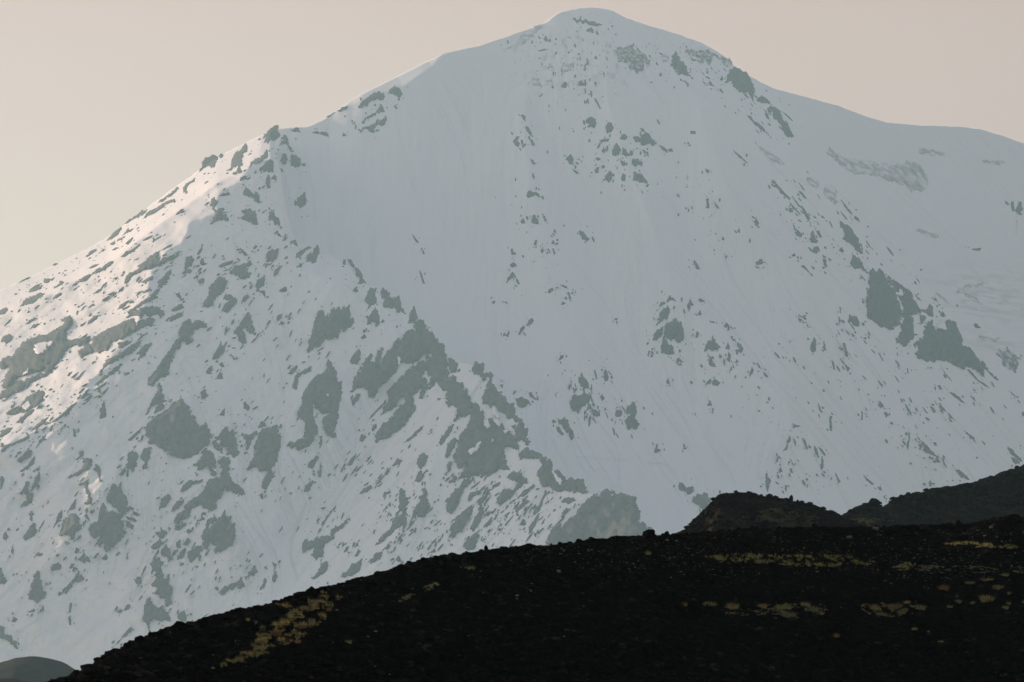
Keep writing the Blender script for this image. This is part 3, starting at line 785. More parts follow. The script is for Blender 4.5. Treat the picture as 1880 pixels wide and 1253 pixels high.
def rS(u, v):
    u = np.asarray(u, float); v = np.asarray(v, float)
    r = RRS(u) * (MS - tanv(700.0)) / (MS - tanv(v))
    below = np.clip((v - VS(u)) / 60.0, 0, 1)
    left = 1 / (1 + np.exp((u - 430) / 60.0)) 
    wu = u + 16 * fbm(u / 60, v / 45, 3, s=41); wv = v + 14 * fbm(u / 60, v / 45, 3, s=43)
    r = r + rib(wu, wv, '482,262 458,292 438,332 402,352 392,384 350,420 308,458 276,498 276,545 250,596 222,632 190,676 150,726 106,774 60,800 0,828 -200,930', 450, 430, 460, 1.0) * np.clip(below + 0.2, 0, 1)
    r = r + rib(u, v, '300,700 335,745 385,800 420,850 425,930 440,1010', 40, 130, 110)
    r = r + rib(u, v, '640,470 620,560 600,640 585,720 560,800 520,870', 38, 110, 100)
    r = r + rib(u, v, '760,590 700,650 640,740', 26, 90, 70)
    r = r + rib(u, v, '845,760 800,830 780,900 740,960 690,1040', 40, 120, 90)
    r = r + rib(u, v, '950,860 900,930 850,1000 820,1060', 24, 80, 70)
    r = r + rib(u, v, '215,880 150,950 90,1040', 34, 110, 110)
    r = r + rib(u, v, '1085,905 1010,960 960,1010', 22, 70, 70)
    # bands running down to the left, stronger on the open left flank
    a = (u * -0.80 + v * 0.60); c = (u * 0.60 + v * 0.80)
    r = r + (11.5 - 7 * blob(u, v, 320, 430, 70, 55)) * left * ridged(c / 46 + 0.3 * fbm(a / 60, c / 60, 2), a / 240, 3, s=2) * below + (4.6 - 3.4 * blob(u, v, 320, 430, 75, 60)) * left * fbm(c / 12, a / 60, 3, s=6) * below
    a2 = (u * -0.55 + v * 0.83); c2 = (u * 0.83 + v * 0.55)
    r = r - 10.0 * (1 - left) * ridged(c2 / 75 + 0.25 * fbm(a2 / 80, c2 / 80, 2), a2 / 300, 3, s=12) * below + 2.4 * fbm(c2 / 17, a2 / 80, 3, s=7) * below
    r = r - 6.5 * (1 - left) * ridged(c2 / 40 + 0.35 * fbm(a2 / 60, c2 / 50, 2, s=71), a2 / 190, 2, s=33) * below * (0.55 + 0.45 * fbm(u / 120, v / 120, 2, s=61))
    r = r + 1.0 * fbm(u / 7, v / 16, 2, s=14) * below
    return r

def flow_streaks(uu, vv, rfun, steps=70, seed=3):
    """noise carried along the fall lines of the slope: the marks that slides and meltwater leave in snow"""
    U, V = np.meshgrid(uu, vv); R = rfun(U, V)
    k = np.hanning(9); k /= k.sum()
    for ax in (0, 1): R = np.apply_along_axis(lambda a: np.convolve(np.pad(a, 4, mode='edge'), k, 'valid'), ax, R)
    du, dv = uu[1] - uu[0], vv[1] - vv[0]
    p = P(U, V, R); pu = np.gradient(p, du, axis=1); pv = np.gradient(p, dv, axis=0)
    det = pu[..., 0] * pv[..., 1] - pv[..., 0] * pu[..., 1]
    gx = (pv[..., 1] * pu[..., 2] - pu[..., 1] * pv[..., 2]) / det; gy = (-pv[..., 0] * pu[..., 2] + pu[..., 0] * pv[..., 2]) / det
    su = (pv[..., 1] * gx - pv[..., 0] * gy) / det; sv = (-pu[..., 1] * gx + pu[..., 0] * gy) / det      # uphill in (u, v)
    L = np.hypot(su / du, sv / dv) + 1e-9; su /= L * du; sv /= L * dv
    n = np.random.default_rng(seed).random(U.shape)
    ii, jj = np.meshgrid(np.arange(len(vv), dtype=float), np.arange(len(uu), dtype=float), indexing='ij'); acc = np.zeros(U.shape); wt = 0
    for q in range(steps):
        a = np.clip(ii.round().astype(int), 0, len(vv) - 1); b = np.clip(jj.round().astype(int), 0, len(uu) - 1)
        w = math.cos(q / steps * math.pi / 2); acc += n[a, b] * w; wt += w * w
        ii += sv[a, b]; jj += su[a, b]
    acc -= acc.mean(); return acc / acc.std()
def trail(u, v, pts, w): return np.exp(-(rib(u, v, pts, 1, 3 * w, 3 * w, 1.0) + 1) * 3) * (rib(u, v, pts, 1, 3 * w, 3 * w, 1.0) < 0)

def terrain(name, uu, vtop, vbot, nv, rfun, back, mat, jag=0.0, floor=-3.0, dirt=None):
    nc = len(uu)
    vt = vtop(uu) + jag * fbm(uu / 9.0, uu * 0 + 3.3, 4, 0.6)
    s = np.linspace(0, 1, nv) 
    V = vt[None, :] + (vbot - vt)[None, :] * s[:, None]
    U = np.broadcast_to(uu, V.shape)
    R = rfun(U, V)
    pts = P(U, V, R)
    first = pts[0]
    rows = []
    for dr, dz in back[::-1]:
        q = first.copy(); k = (first[:, 1] + dr) / first[:, 1]
        q[:, 0] *= k; q[:, 1] += dr; q[:, 2] -= dz
        q[:, 2] += min(25, dr * 0.1) * fbm(q[:, 0] / 200, q[:, 1] / 200, 3)
        q[:, 2] = np.maximum(q[:, 2], floor); rows.append(q)
    last = pts[-1].copy(); k = 0.9; last[:, :2] *= k; last[:, 2] = floor
    allp = np.concatenate([np.array(rows).reshape(len(rows), nc, 3), pts, last[None]], 0)
    o = mesh(name, allp.reshape(-1, 3), grid_faces(allp.shape[0], nc), mat)
    if dirt:
        d = np.zeros(allp.shape[:2]); d[len(rows):len(rows) + nv] = dirt(U, V)
        at = o.data.attributes.new('dirt', 'FLOAT', 'POINT'); at.data.foreach_set('value', d.ravel().astype(np.float32))
    return tag(o, kind='structure')
def grid_lookup(uu, vv, A):
    def f(u, v):
        x = np.clip((u - uu[0]) / (uu[1] - uu[0]), 0, len(uu) - 1.001); y = np.clip((v - vv[0]) / (vv[1] - vv[0]), 0, len(vv) - 1.001)
        i = x.astype(int); j = y.astype(int); fx = x - i; fy = y - j
        return (A[j, i] * (1 - fx) + A[j, i + 1] * fx) * (1 - fy) + (A[j + 1, i] * (1 - fx) + A[j + 1, i + 1] * fx) * fy
    return f
fu, fv = np.arange(-330, 2230, 2.6), np.arange(0, 1330, 2.6)
flowM = grid_lookup(fu, fv, flow_streaks(fu, fv, rM, 90, 3)); flowS = grid_lookup(fu, fv, flow_streaks(fu, fv, rS, 80, 4))
def dirtM(u, v):
    k = 0.22 + 0.5 * blob(u, v, 1090, 840, 190, 120) + 0.45 * blob(u, v, 1650, 760, 260, 110, 0.7) + 0.35 * blob(u, v, 1300, 640, 200, 150) + 0.4 * blob(u, v, 1470, 850, 140, 60)
    d = np.clip(0.26 * k * (flowM(u, v) - 0.2), 0, 0.2)
    top = blob(u, v, 1060, 108, 95, 62) + 0.8 * blob(u, v, 1160, 105, 45, 38) + 0.5 * blob(u, v, 1290, 100, 60, 22) + 0.5 * blob(u, v, 960, 80, 40, 16)
    d = d + 0.8 * np.clip(top, 0, 1) * np.clip(3.0 * (fbm(u / 9, v / 15, 4, 0.7, s=51) + 0.35 * ridged(u / 30, v / 9, 2, s=52) - 0.30), 0, 1)
    d = d + 0.5 * trail(u, v, '1052,800 1066,828 1085,858 1092,866', 0.9) + 0.25 * trail(u, v, '1040,790 1046,815', 0.9) + 0.35 * trail(u, v, '1868,392 1866,430', 1.5)
    d = d + 0.6 * np.clip(blob(u, v, 1810, 545, 85, 45) + 0.7 * blob(u, v, 1830, 630, 50, 25), 0, 1) * np.clip(2.2 * (ridged(u / 70 + v / 45, v / 9 - u / 60, 3, s=55) - 0.25), 0, 1)
    d = d + 0.30 * trail(u, v, '1396,276 1430,315 1470,350 1500,385', 1.3) + 0.3 * trail(u, v, '1190,850 1215,852 1225,856', 1.5) + 0.22 * trail(u, v, '1060,840 1100,842 1150,846', 1.4)
    return d
def dirtS(u, v):
    k = 0.28 + 0.75 * blob(u, v, 620, 870, 120, 170) + 0.7 * blob(u, v, 460, 870, 60, 190) + 0.5 * blob(u, v, 900, 980, 150, 60) + 0.45 * blob(u, v, 300, 1010, 120, 130) + 0.3 * blob(u, v, 120, 1000, 110, 120)
    d = np.clip(0.26 * k * (flowS(u, v) - 0.1), 0, 0.3)
    d = d + 0.4 * trail(u, v, '562,925 548,960 536,990 533,1020 545,1060', 2.2) + 0.35 * trail(u, v, '786,930 770,980 756,1010', 1.8) + 0.3 * trail(u, v, '352,1096 358,1060 372,1000', 2.0)
    d = d + 0.3 * trail(u, v, '440,930 470,975 500,1010 515,1040', 2.0) + 0.3 * trail(u, v, '218,820 222,850 215,880', 3.0)
    return d

BACK = [(8, 2.5), (30, 14), (90, 55), (220, 150), (500, 360), (900, 680), (1500, 1250)]
terrain('snowy_mountain', np.arange(-330, 2230, 2.6), VM, 1330.0, 460, rM, BACK, SNOW, jag=1.0, dirt=dirtM)
terrain('mountain_spur', np.concatenate([np.arange(-330, 1280, 2.6)]), VS, 1330.0, 430, rS, [(6, 3), (20, 14), (60, 45), (150, 110), (320, 230), (600, 420)], SNOW_S, jag=2.0, dirt=dirtS)

# ------------------------------------------------------------------ rock crags
TILES = dict(A=(0, 200), B=(500, 0), C=(920, 0), D=(1380, 130), E=(0, 500), F=(400, 400), G=(900, 350), H=(1380, 420), I=(0, 800), J=(400, 650), K=(800, 650), L=(1380, 680), M=(0, 920), N=(400, 920), O=(880, 920), P=(1380, 920), Q=(400, 200))
def to_px(tile, pts):
    a = pl(pts)
    if tile == 'R': return a / 6.267 + np.array([1200, 600])
    return a / 3.76 + np.array(TILES[tile])

MARKS = {  # id: (label of the thing itself, words that point to it from its neighbours)
'A1': ('rounded grey rock knob breaking the left skyline below the pointed crag', 'rounded skyline knob'),
'A2': ('tall ragged crag just under the left skyline, beside a sunlit snow patch', 'ragged skyline crag'),
'A9': ('long thin rock band lying along the left skyline below the rounded knob', 'long skyline band'),
'A18': ('flat-bottomed square crag with a notched top on the left shoulder', 'notched square crag'),
'A19': ('hooked rock stack at the tip of the smooth sunlit snow slope', 'hooked rock stack'),
'A22': ('long dark rock band slanting under the smooth sunlit snow slope', 'slanting sunlit band'),
'A30': ('wide many-armed rock patch on the shaded snow below the left shoulder', 'many-armed patch'),
'B1': ('pointed crag at the head of the left shoulder, where the skyline flattens', 'pointed shoulder crag'),
'B12': ('blocky crag at the upper end of the sunlit cornice crest', 'cornice block'),
'B14': ('lowest of the three stepped ledges under the sunlit cornice crest', 'stepped cornice ledges'),
'C2': ('thin dark rock strip right under the domed summit cap', 'summit strip'),
'C4': ('rime-streaked fan-shaped crag on the summit slope, right of the rimed steps', 'rimed summit fan'),
'C6': ('dark tapering crag on the upper right slope with fingers of rime on top', 'tapering summit crag'),
'C7': ('rimed rock band along the right-hand skyline just under the summit', 'rimed skyline band'),
'C8': ('largest dark crag under the right-hand skyline near the summit', 'right skyline crag'),
'C13': ('small pyramid of rimed rock on the left edge of the summit steps', 'rimed pyramid'),
'C18': ('split rock block highest in the central group of crags', 'split central block'),
'C21': ('teardrop-shaped crag in the middle of the upper central group', 'teardrop crag'),
'C23': ('broad crag with a long tail falling right, in the upper central group', 'long-tailed crag'),
'C33': ('lone triangular rock on the open snow left of the central group', 'lone triangle rock'),
'C35': ('forked rock at the edge of the great smooth snow bowl', 'forked bowl-edge rock'),
'D3': ('long dark rock rib descending right from the skyline crag', 'descending skyline rib'),
'D15': ('pale icy cliff band curving below the smooth right-hand skyline', 'icy cliff band'),
'D18': ('rounded dark rock with a stain below it, near the right edge', 'rounded edge rock'),
'D21': ('stepped dark rock rib high on the right buttress above the great wedge', 'stepped buttress rib'),
'H4': ('stubby dark rock with a thin tail just above the great wedge', 'stubby tailed rock'),
'H5': ('great dark wedge-shaped crag, upper one of the pair on the right buttress', 'great wedge crag'),
'H7': ('slim tongue of dark rock hanging between the two great buttress crags', 'hanging rock tongue'),
'H11': ('great dark square-shouldered crag, lower one of the pair on the right buttress', 'great square crag'),
'H13': ('small mountain-shaped rock on the snow left of the great wedge', 'mountain-shaped rock'),
'H14': ('upright bottle-shaped rock on the snow far below the stepped rib', 'bottle-shaped rock'),
'H24': ('broken rimed rock patch at the right edge beyond the great buttress', 'rimed edge patch'),
'L1': ('small angular rock at the top of a slanting line on the lower right slope', 'angular line-top rock'),
'L3': ('slanting dark rock strip on the lower right slope beneath the great square crag', 'slanting strip'),
'L8': ('thin curved rock arc on the lower right snow like a bent arm', 'bent-arm arc'),
'L17': ('triangular rock along a straight snow edge low on the right slope', 'straight-edge triangle'),
'L20': ('dark rock triangle just above the dark right-hand hill', 'hilltop triangle'),
'E1': ('biggest rock band at the left edge, wide and ragged with snow ledges', 'wide left band'),
'E3': ('dark sloping wall of rock right of the wide band on the left flank', 'sloping dark wall'),
'E6': ('long tapering rock strip below the sloping dark wall', 'tapering strip'),
'E9': ('tall crooked rock rib between the sunlit flank and the shaded gullies', 'crooked rib'),
'E10': ('leaning flame-shaped crag below the many-armed patch', 'flame-shaped crag'),
'E12': ('sharp fin of rock with a hooked foot on a smooth shaded slope', 'hook-footed fin'),
'E15': ('small broken pinnacle above the domed crag and beside the crooked rib', 'broken pinnacle'),
'E31': ('ring-like rock patch round a snow hollow near the left edge', 'ring-like patch'),
'E34': ('dark rock edging the bottom of the last sunlit snow ramp on the left', 'sunlit ramp edge'),
'E43': ('big smooth domed crag on the left face, broadest single block', 'big domed crag'),
'E44': ('narrow leaning spire standing against the top of the domed crag', 'leaning spire'),
'E48': ('paw-shaped crag hanging right below the domed crag', 'paw-shaped crag'),
'E50': ('tall square tower of rock right of the domed crag', 'square tower'),
'F7': ('dark block overhanging at the bend of the spur crest', 'crest-bend block'),
'F19': ('thin saw-edged rock strip on the spur crest against the snow bowl', 'saw-edged crest strip'),
'F22': ('heart-shaped rock hanging below the spur crest', 'heart-shaped rock'),
'F23': ('jagged crest rocks above the sharp spike on the spur', 'jagged crest rocks'),
'F24': ('sharp dark spike standing on the spur crest', 'sharp crest spike'),
'F25': ('three-topped dark crag alone in the middle of the spur face', 'three-topped crag'),
'F28': ('great dark massif right under the sharp crest spike', 'upper crest massif'),
'F9': ('three-lobed rock patch on the snow below the shoulder crags', 'three-lobed patch'),
'F21': ('tattered rock strip falling from the spur crest toward the heart-shaped rock', 'tattered strip'),
'F5': ('little fin of rock on the spur crest above the crest-bend block', 'little crest fin'),
'J3': ('huge ragged crag with a curling foot in the middle of the spur', 'curl-footed crag'),
'J19': ('small rock tower with a snow cap low on the middle spur', 'small capped tower'),
'J21': ('slender pointed fin low on the middle of the spur', 'slender fin'),
'J22': ('forked rock stack beside the slender fin', 'forked stack'),
'J15': ('long narrow sliver of rock lying on the streaked snow fan', 'long sliver'),
'J10': ('leaf-shaped rock in the centre of the streaked snow fan', 'leaf-shaped rock'),
'J28': ('thin crooked line of rock bordering the snow chute', 'crooked chute line'),
'F29': ('two-pronged dark crag under the upper crest massif', 'two-pronged crag'),
'K1': ('vast broken rock mass forming the lower crest of the spur, with snow windows', 'vast crest mass'),
'K2': ('dark ridge wall on the bowl side of the spur with a long snow strip', 'bowl-side wall'),
'K3': ('last saw-toothed run of the spur crest above the flat-topped crag', 'last crest run'),
'K18': ('big flat-topped crag at the foot of the spur above the black ridge', 'flat-topped crag'),
'K11': ('slanting comma-shaped rock on the lower spur near the vast crest mass', 'comma-shaped rock'),
'K13': ('long slanting rock lobe low on the spur above the black ridge', 'slanting lobe'),
'K22': ('rock patch on the snow touching the bowl side of the spur', 'bowl-side patch'),
'K26': ('broad dark rock in a broken cluster above the bowl-bottom snow', 'cluster rock'),
'K29': ('split diamond-shaped crag with two white cracks in the snow bowl', 'split diamond crag'),
'K31': ('rock shedding a long dirty trail down the snow bowl', 'trailing rock'),
'K36': ('left one of two dark rocks just above the cinder cone', 'cone-top rock'),
'K37': ('right one of two dark rocks just above the cinder cone', 'cone-side rock'),
'K35': ('small forked rock low on the snow above the cinder cone', 'small forked rock'),
'G5': ('lone leaning rock with a pale stripe on the open central face', 'lone leaning rock'),
'G6': ('rock with thin streaks splaying below it like a little fir tree', 'fir-shaped rock'),
'G10': ('slim slanting rock low on the open central face', 'slim slanting rock'),
'G13': ('slanting pod-shaped rock left of the round central crag', 'pod-shaped rock'),
'G15': ('large round crag with a fluted edge in the middle of the main face', 'round central crag'),
'G18': ('bell-shaped crag right of the round central crag', 'bell-shaped crag'),
'G24': ('small arrow-shaped rock on the snow rib above the round central crag', 'arrow-shaped rock'),
'Q1': ('single mitten-shaped rock on the smooth bowl below the left shoulder', 'mitten-shaped rock'),
'R1': ('egg-shaped rock with a torn left side below the bell-shaped crag', 'egg-shaped rock'),
'I4': ('knotted rock strip on the shaded snow near the lower left edge', 'knotted strip'),
'I9': ('upright oval rock below the left side of the domed crag', 'upright oval rock'),
'I12': ('thin twisted rock strip left of the shark-tooth crag', 'twisted strip'),
'I14': ('shark-tooth crag on the lower left face', 'shark-tooth crag'),
'I16': ('large ragged crag directly below the shark-tooth crag', 'large ragged crag'),
'I18': ('hooded block of rock with a flat foot on the lower left face', 'hooded block'),
'I20': ('dangling rock with a long thin neck near the lower left edge', 'long-necked rock'),
'I21': ('sharp triangular fin standing alone low on the left snow', 'lone shark fin'),
'I22': ('plump oval rock lying right above the lone shark fin', 'plump oval rock'),
'I25': ('frayed slanting rock strip right of the lone shark fin', 'frayed strip'),
'I28': ('oval rock alone on the snow below the domed crag', 'lone oval rock'),
'I29': ('arched rock ledge below the domed crag', 'arched ledge'),
'I31': ('long dark massif running down below the paw-shaped crag', 'long lower massif'),
'I33': ('large wedge-shaped crag below the long lower massif', 'lower wedge crag'),
'I43': ('tall torn crag low on the left face above the black ridge', 'tall torn crag'),
'I44': ('dark tangled rocks directly above the black ridge on the left', 'tangled rocks'),
'M6': ('thin slanting rock strip just above the left end of the black ridge', 'ridge-end strip'),
'M7': ('long dark slope rock at the left edge above the distant hill', 'left-edge slope rock'),
'M10': ('lizard-shaped rock low on the snow above the black ridge', 'lizard-shaped rock'),
'N1': ('sprawling rock with a long upper arm above the black ridge', 'sprawling rock'),
'N4': ('large slanting rock touching the top of the black ridge', 'ridge-top slab'),
}

def fall_dir(u, v):
    a = -0.78 if (u < 420 and v < 860 and v > VS(u)) else -0.42 if v > VS(u) and u < 1190 else float(np.interp(u, [700, 1000, 1300, 1600, 1880], [0.1, 0.0, 0.15, 0.5, 0.65]))
    return a, math.sqrt(1 - a * a)
def refine(poly, step=2.2, amp=1.0, seed=0):
    out = []; n = len(poly)
    rg = np.random.default_rng(seed)
    for i in range(n):
        a, b = poly[i], poly[(i + 1) % n]; L = np.hypot(*(b - a)); k = max(1, int(round(L / step)))
        for j in range(k):
            out.append(a + (b - a) * j / k)
    out = np.array(out)
    nx = np.roll(out, -1, 0) - np.roll(out, 1, 0); ln = np.hypot(nx[:, 0], nx[:, 1]) + 1e-6
    nrm = np.stack([nx[:, 1], -nx[:, 0]], 1) / ln[:, None]
    fx, fy = fall_dir(*out.mean(0)); ac = out @ np.array([fy, -fx]); al = out @ np.array([fx, fy])
    tooth = 1.2 * vnoise(ac / 5.5 + seed * 3.1, al / 40 + seed) + 0.4 * vnoise(ac / 2.4 + seed * 1.7, al / 22)
    out = out + (amp * 1.25 * tooth)[:, None] * np.array([fx, fy])
    d = amp * 0.55 * (fbm(out[:, 0] / 6 + seed, out[:, 1] / 6, 3, 0.7, s=seed * 0.37) * 1.5 + (rg.random(len(out)) - 0.5) * 0.8)
    return out + nrm * d[:, None]
def inside(pts, poly):
    x, y = pts[:, 0], pts[:, 1]; res = np.zeros(len(pts), bool); n = len(poly); j = n - 1
    for i in range(n):
        xi, yi = poly[i]; xj, yj = poly[j]
        c = ((yi > y) != (yj > y)) & (x < (xj - xi) * (y - yi) / (yj - yi + 1e-12) + xi); res ^= c; j = i
    return res
def edge_dist(pts, poly):
    d = np.full(len(pts), 1e9); q = np.roll(poly, -1, 0)
    for a, b in zip(poly, q):
        e = b - a; L = e @ e + 1e-9; t = np.clip(((pts - a) @ e) / L, 0, 1); d = np.minimum(d, np.hypot(*(pts - a - t[:, None] * e).T))
    return d
def area(p): return 0.5 * abs(np.sum(p[:, 0] * np.roll(p[:, 1], -1) - p[:, 1] * np.roll(p[:, 0], -1)))

def crag_geometry(poly, layer, seed, bulge=1.0, lift=1.5, depth=9.0, amp=None, torn=0.17):
    A = area(poly)
    if amp is None: amp = min(3.2, 0.11 * math.sqrt(A))
    ol = refine(poly, 1.9 if A > 60 else 1.4, amp, seed)
    s = max(2.0, math.sqrt(A) / 24)
    lo, hi = ol.min(0), ol.max(0)
    gx, gy = np.meshgrid(np.arange(lo[0], hi[0], s), np.arange(lo[1], hi[1], s))
    g = np.stack([gx.ravel(), gy.ravel()], 1); g += (np.random.default_rng(seed).random(g.shape) - 0.5) * s * 0.7
    if len(g):
        g = g[inside(g, ol)]
    if len(g): g = g[edge_dist(g, ol) > s * 0.45]
    pts = np.concatenate([ol, g]) if len(g) else ol
    vs, es, fs, *_ = delaunay_2d_cdt([Vector(p) for p in pts], [], [list(range(len(ol)))], 1, 0.01)
    v2 = np.array([[p.x, p.y] for p in vs]); tri = np.array([f for f in fs if len(f) == 3], int)
    if len(tri) == 0: return None
    d = edge_dist(v2, ol)
    if torn and A > 90:                       # snow lodged in the rim and in cracks
        ce = v2[tri].mean(1); dc = d[tri].mean(1)
        fx, fy = fall_dir(*poly.mean(0)); ac = ce @ np.array([fy, -fx]); al = ce @ np.array([fx, fy])
        q = 0.55 * fbm(ce[:, 0] / 8, ce[:, 1] / 10, 4, 0.7, s=seed * 1.3) + 0.75 * fbm(ac / 5.5, al / 26, 3, 0.6, s=seed)
        tri = tri[q < torn + dc / (7 + 0.16 * math.sqrt(A))]
        if len(tri) == 0: return None
    rf = rS if layer == 'S' else rM
    r = rf(v2[:, 0], v2[:, 1])
    hgt = np.clip(0.17 * math.sqrt(A) * 1.3, 1.5, 20) * bulge
    off = lift + hgt * (1 - np.exp(-d * 1.3 / (0.45 * hgt + 0.5)))
    rough = 0.5 * hgt * (fbm(v2[:, 0] / 11, v2[:, 1] / 17, 4, 0.6, s=seed) + 0.7 * ridged(v2[:, 0] / 7 + v2[:, 1] / 30, v2[:, 1] / 26, 2, s=seed * 2.1))
    off = off + rough * np.clip(d / 2.5, 0.15, 1)
    front = P(v2[:, 0], v2[:, 1], r - np.maximum(off, lift))
    back = P(v2[:, 0], v2[:, 1], r + depth + 0.3 * hgt * np.clip(d / 6, 0, 1))
    # orient the triangles towards the camera
    e1 = v2[tri[:, 1]] - v2[tri[:, 0]]; e2 = v2[tri[:, 2]] - v2[tri[:, 0]]
    cr = e1[:, 0] * e2[:, 1] - e1[:, 1] * e2[:, 0]
    tri[cr > 0] = tri[cr > 0][:, ::-1]
    n = len(v2)
    ed = {}
    for a, b, c in tri:
        for p, q in ((a, b), (b, c), (c, a)): ed[(p, q)] = 1
    side = []
    for (p, q) in ed:
        if (q, p) not in ed: side += [(q, p, p + n), (q, p + n, q + n)]
    faces = np.concatenate([tri, tri[:, ::-1] + n, np.array(side, int)])
    return np.concatenate([front, back]), faces

def layer_of(poly):
    c = poly.mean(0)
    return 'S' if (c[1] > VS(c[0]) - 1 and c[0] < 1240) else 'M'

crags = []; byid = {}
for i, ln in enumerate(CRAGS.strip().splitlines()):
    idf, tile, pts = ln.split(' ', 2)
    idn, _, fl = idf.partition(':')
    poly = to_px(tile, pts)
    c = dict(id=idn, poly=poly, layer='S' if 'S' in fl else layer_of(poly), rime='r' in fl, A=area(poly), seed=i + 1, c=poly.mean(0))
    crags.append(c)
    if idn != '-': byid[idn] = c
crags.sort(key=lambda c: -c['A'])
marked = [c for c in crags if c['id'] in MARKS]
singles = (marked + [c for c in crags if c['id'] not in MARKS])[:295]
rest = [c for c in crags if not any(c is s for s in singles)]

def shape_words(c):
    p = c['poly'] - c['c']; ev, vec = np.linalg.eigh(np.cov(p.T)); el = math.sqrt(max(ev[1], 1e-6) / max(ev[0], 1e-6))
    dx, dy = vec[:, 1]
    if dx < 0: dx, dy = -dx, -dy
    ang = math.degrees(math.atan2(-dy, dx))
    k = c['A']
    size = 'large' if k > 1500 else 'medium' if k > 420 else 'small' if k > 110 else 'tiny'
    if el > 2.3:
        how = 'level' if abs(ang) < 15 else 'upright' if abs(ang) > 66 else ('left-leaning' if ang > 0 else 'right-leaning')
        return size, how + ' rock streak', 'rock_streak'
    if el > 1.5:
        how = 'wide' if abs(ang) < 25 else 'upright' if abs(ang) > 62 else 'slanting'
        return size, how + ' rock outcrop', 'rock_outcrop'
    return size, 'blocky rock outcrop', 'rock_outcrop'
def where(c, m):
    d = c['c'] - m['c']; a = math.degrees(math.atan2(-d[1], d[0])) % 360
    return ['right of', 'up and right of', 'above', 'up and left of', 'left of', 'down and left of', 'below', 'down and right of'][int(((a + 22.5) % 360) // 45)]
ORD = ['nearest', 'second nearest', 'third nearest', 'fourth nearest', 'fifth nearest', 'sixth nearest', 'seventh nearest', 'eighth nearest']
def fit(t):
    return t if len(t.replace('-', ' ').split()) <= 16 else t.replace(' grey rock', ' rock').replace('down and ', 'below and ').replace(' to it', '')
desc = {}
for c in singles:
    if c['id'] in MARKS: continue
    m = min((q for q in marked if q['layer'] == c['layer']), key=lambda q: np.hypot(*(q['c'] - c['c'])) - 0.35 * math.sqrt(q['A']))
    size, sh, nm = shape_words(c); c['nm'] = nm
    key = ((('rimed ' if c['rime'] else '') + size + ' ' + sh), where(c, m), MARKS[m['id']][1])
    desc.setdefault(key, []).append((float(np.hypot(*(m['c'] - c['c']))), c))
for (a, b, l), lst in desc.items():
    lst.sort(key=lambda q: q[0])
    for k, (_, c) in enumerate(lst):
        a2 = a.replace(' rock', ' grey rock') if not c['rime'] else a
        c['label'] = fit(f"{a2} {b} the {l}" + ('' if len(lst) == 1 else f", {ORD[min(k, 7)]} to it"))
made = {}
for c in singles:
    gm = crag_geometry(c['poly'], c['layer'], c['seed'], bulge=0.45 if c['rime'] else 1.0)
    if gm is None: continue
    big = c['id'] in MARKS
    nm = ('rimed_rock' if c['rime'] else 'rock_crag') if big else ('rimed_rock' if c['rime'] else c['nm'])
    v, f = gm
    base = v[:len(v) // 2].mean(0)
    o = mesh(nm, v - base, f, (RIMED_D if c['id'] in ('C4', 'C7', 'C5', 'H24') else RIMED) if c['rime'] else (ROCK_S if c['layer'] == 'S' else ROCK), smooth=False)
    o.location = base
    tag(o, MARKS[c['id']][0] if big else c['label'], 'rock outcrop', 'rock outcrops on the snowy mountain')
    made[c['id']] = (o, base, c)
for i, ln in enumerate(LEDGES.strip().splitlines()):
    idn, tile, pts = ln.split(' ', 2)
    o, base, c = made[idn]
    poly = to_px(tile, pts)
    hg = float(np.clip(0.17 * math.sqrt(c['A']) * 1.3, 1.5, 20))
    v, f = crag_geometry(poly, c['layer'], 900 + i, bulge=0.5, lift=hg * 1.25, depth=2.0, amp=2.6, torn=0.12)
    mesh('snow_ledge', v - base, f, SNOW_S, parent=o)

# loose rocks and shards too small to single out
sv, sf, n0 = [], [], 0
def add_piece(v, f):
    global n0
    sv.append(v); sf.append(f + n0); n0 += len(v)
for c in rest:
    gm = crag_geometry(c['poly'], c['layer'], c['seed'])
    if gm: add_piece(*gm)
def shard(u, v, ln, wd, ang, layer):
    k = 7; th = np.arange(k) / k * 2 * math.pi + RNG.random() * 3
    rr = 0.7 + 0.6 * RNG.random(k)
    x = np.cos(th) * ln * rr / 2; y = np.sin(th) * wd * rr / 2
    ca, sa = math.cos(ang), math.sin(ang)
    pu = u + x * ca - y * sa; pv = v + x * sa + y * ca
    rf = rS if layer == 'S' else rM
    r = float(rf(np.array([u]), np.array([v]))[0])
    lift = 0.8 + 0.5 * wd
    slope = 1.0 / (0.64 - tanv(v))
    rr_ = r + (v - pv) * r / F * 1.4 
    fr = P(pu, pv, rr_ - lift); bk = P(pu, pv, rr_ + 4)
    tip = P(u, v, r - lift - 0.8 * wd); 
    vv = np.concatenate([fr, bk, tip[None]])
    f = []
    for i in range(k):
        j = (i + 1) % k
        f += [(i, j, 2 * k), (j, i, i + k), (j, i + k, j + k)]
    return vv, np.array(f)
cl = []
for c in crags:
    if c['rime']: continue
    n = 3 + int(min(12, c['A'] / 90)); rad = math.sqrt(c['A']) 
    for k in range(n):
        a = RNG.random() * 6.28; d = rad * (0.5 + RNG.random() * 0.75) + 2.5
        cl.append((c['c'][0] + d * math.cos(a), c['c'][1] + d * math.sin(a) * 1.1, c['layer']))
def band(n, x0, y0, x1, y1, spread, layer):
    for k in range(n):
        t = RNG.random(); cl.append((x0 + (x1 - x0) * t + RNG.normal() * spread, y0 + (y1 - y0) * t + RNG.normal() * spread, layer))
band(110, 20, 540, 390, 320, 13, 'S'); band(110, 0, 640, 300, 470, 32, 'S'); band(90, 10, 760, 280, 590, 28, 'S'); band(40, 60, 800, 230, 660, 12, 'S')
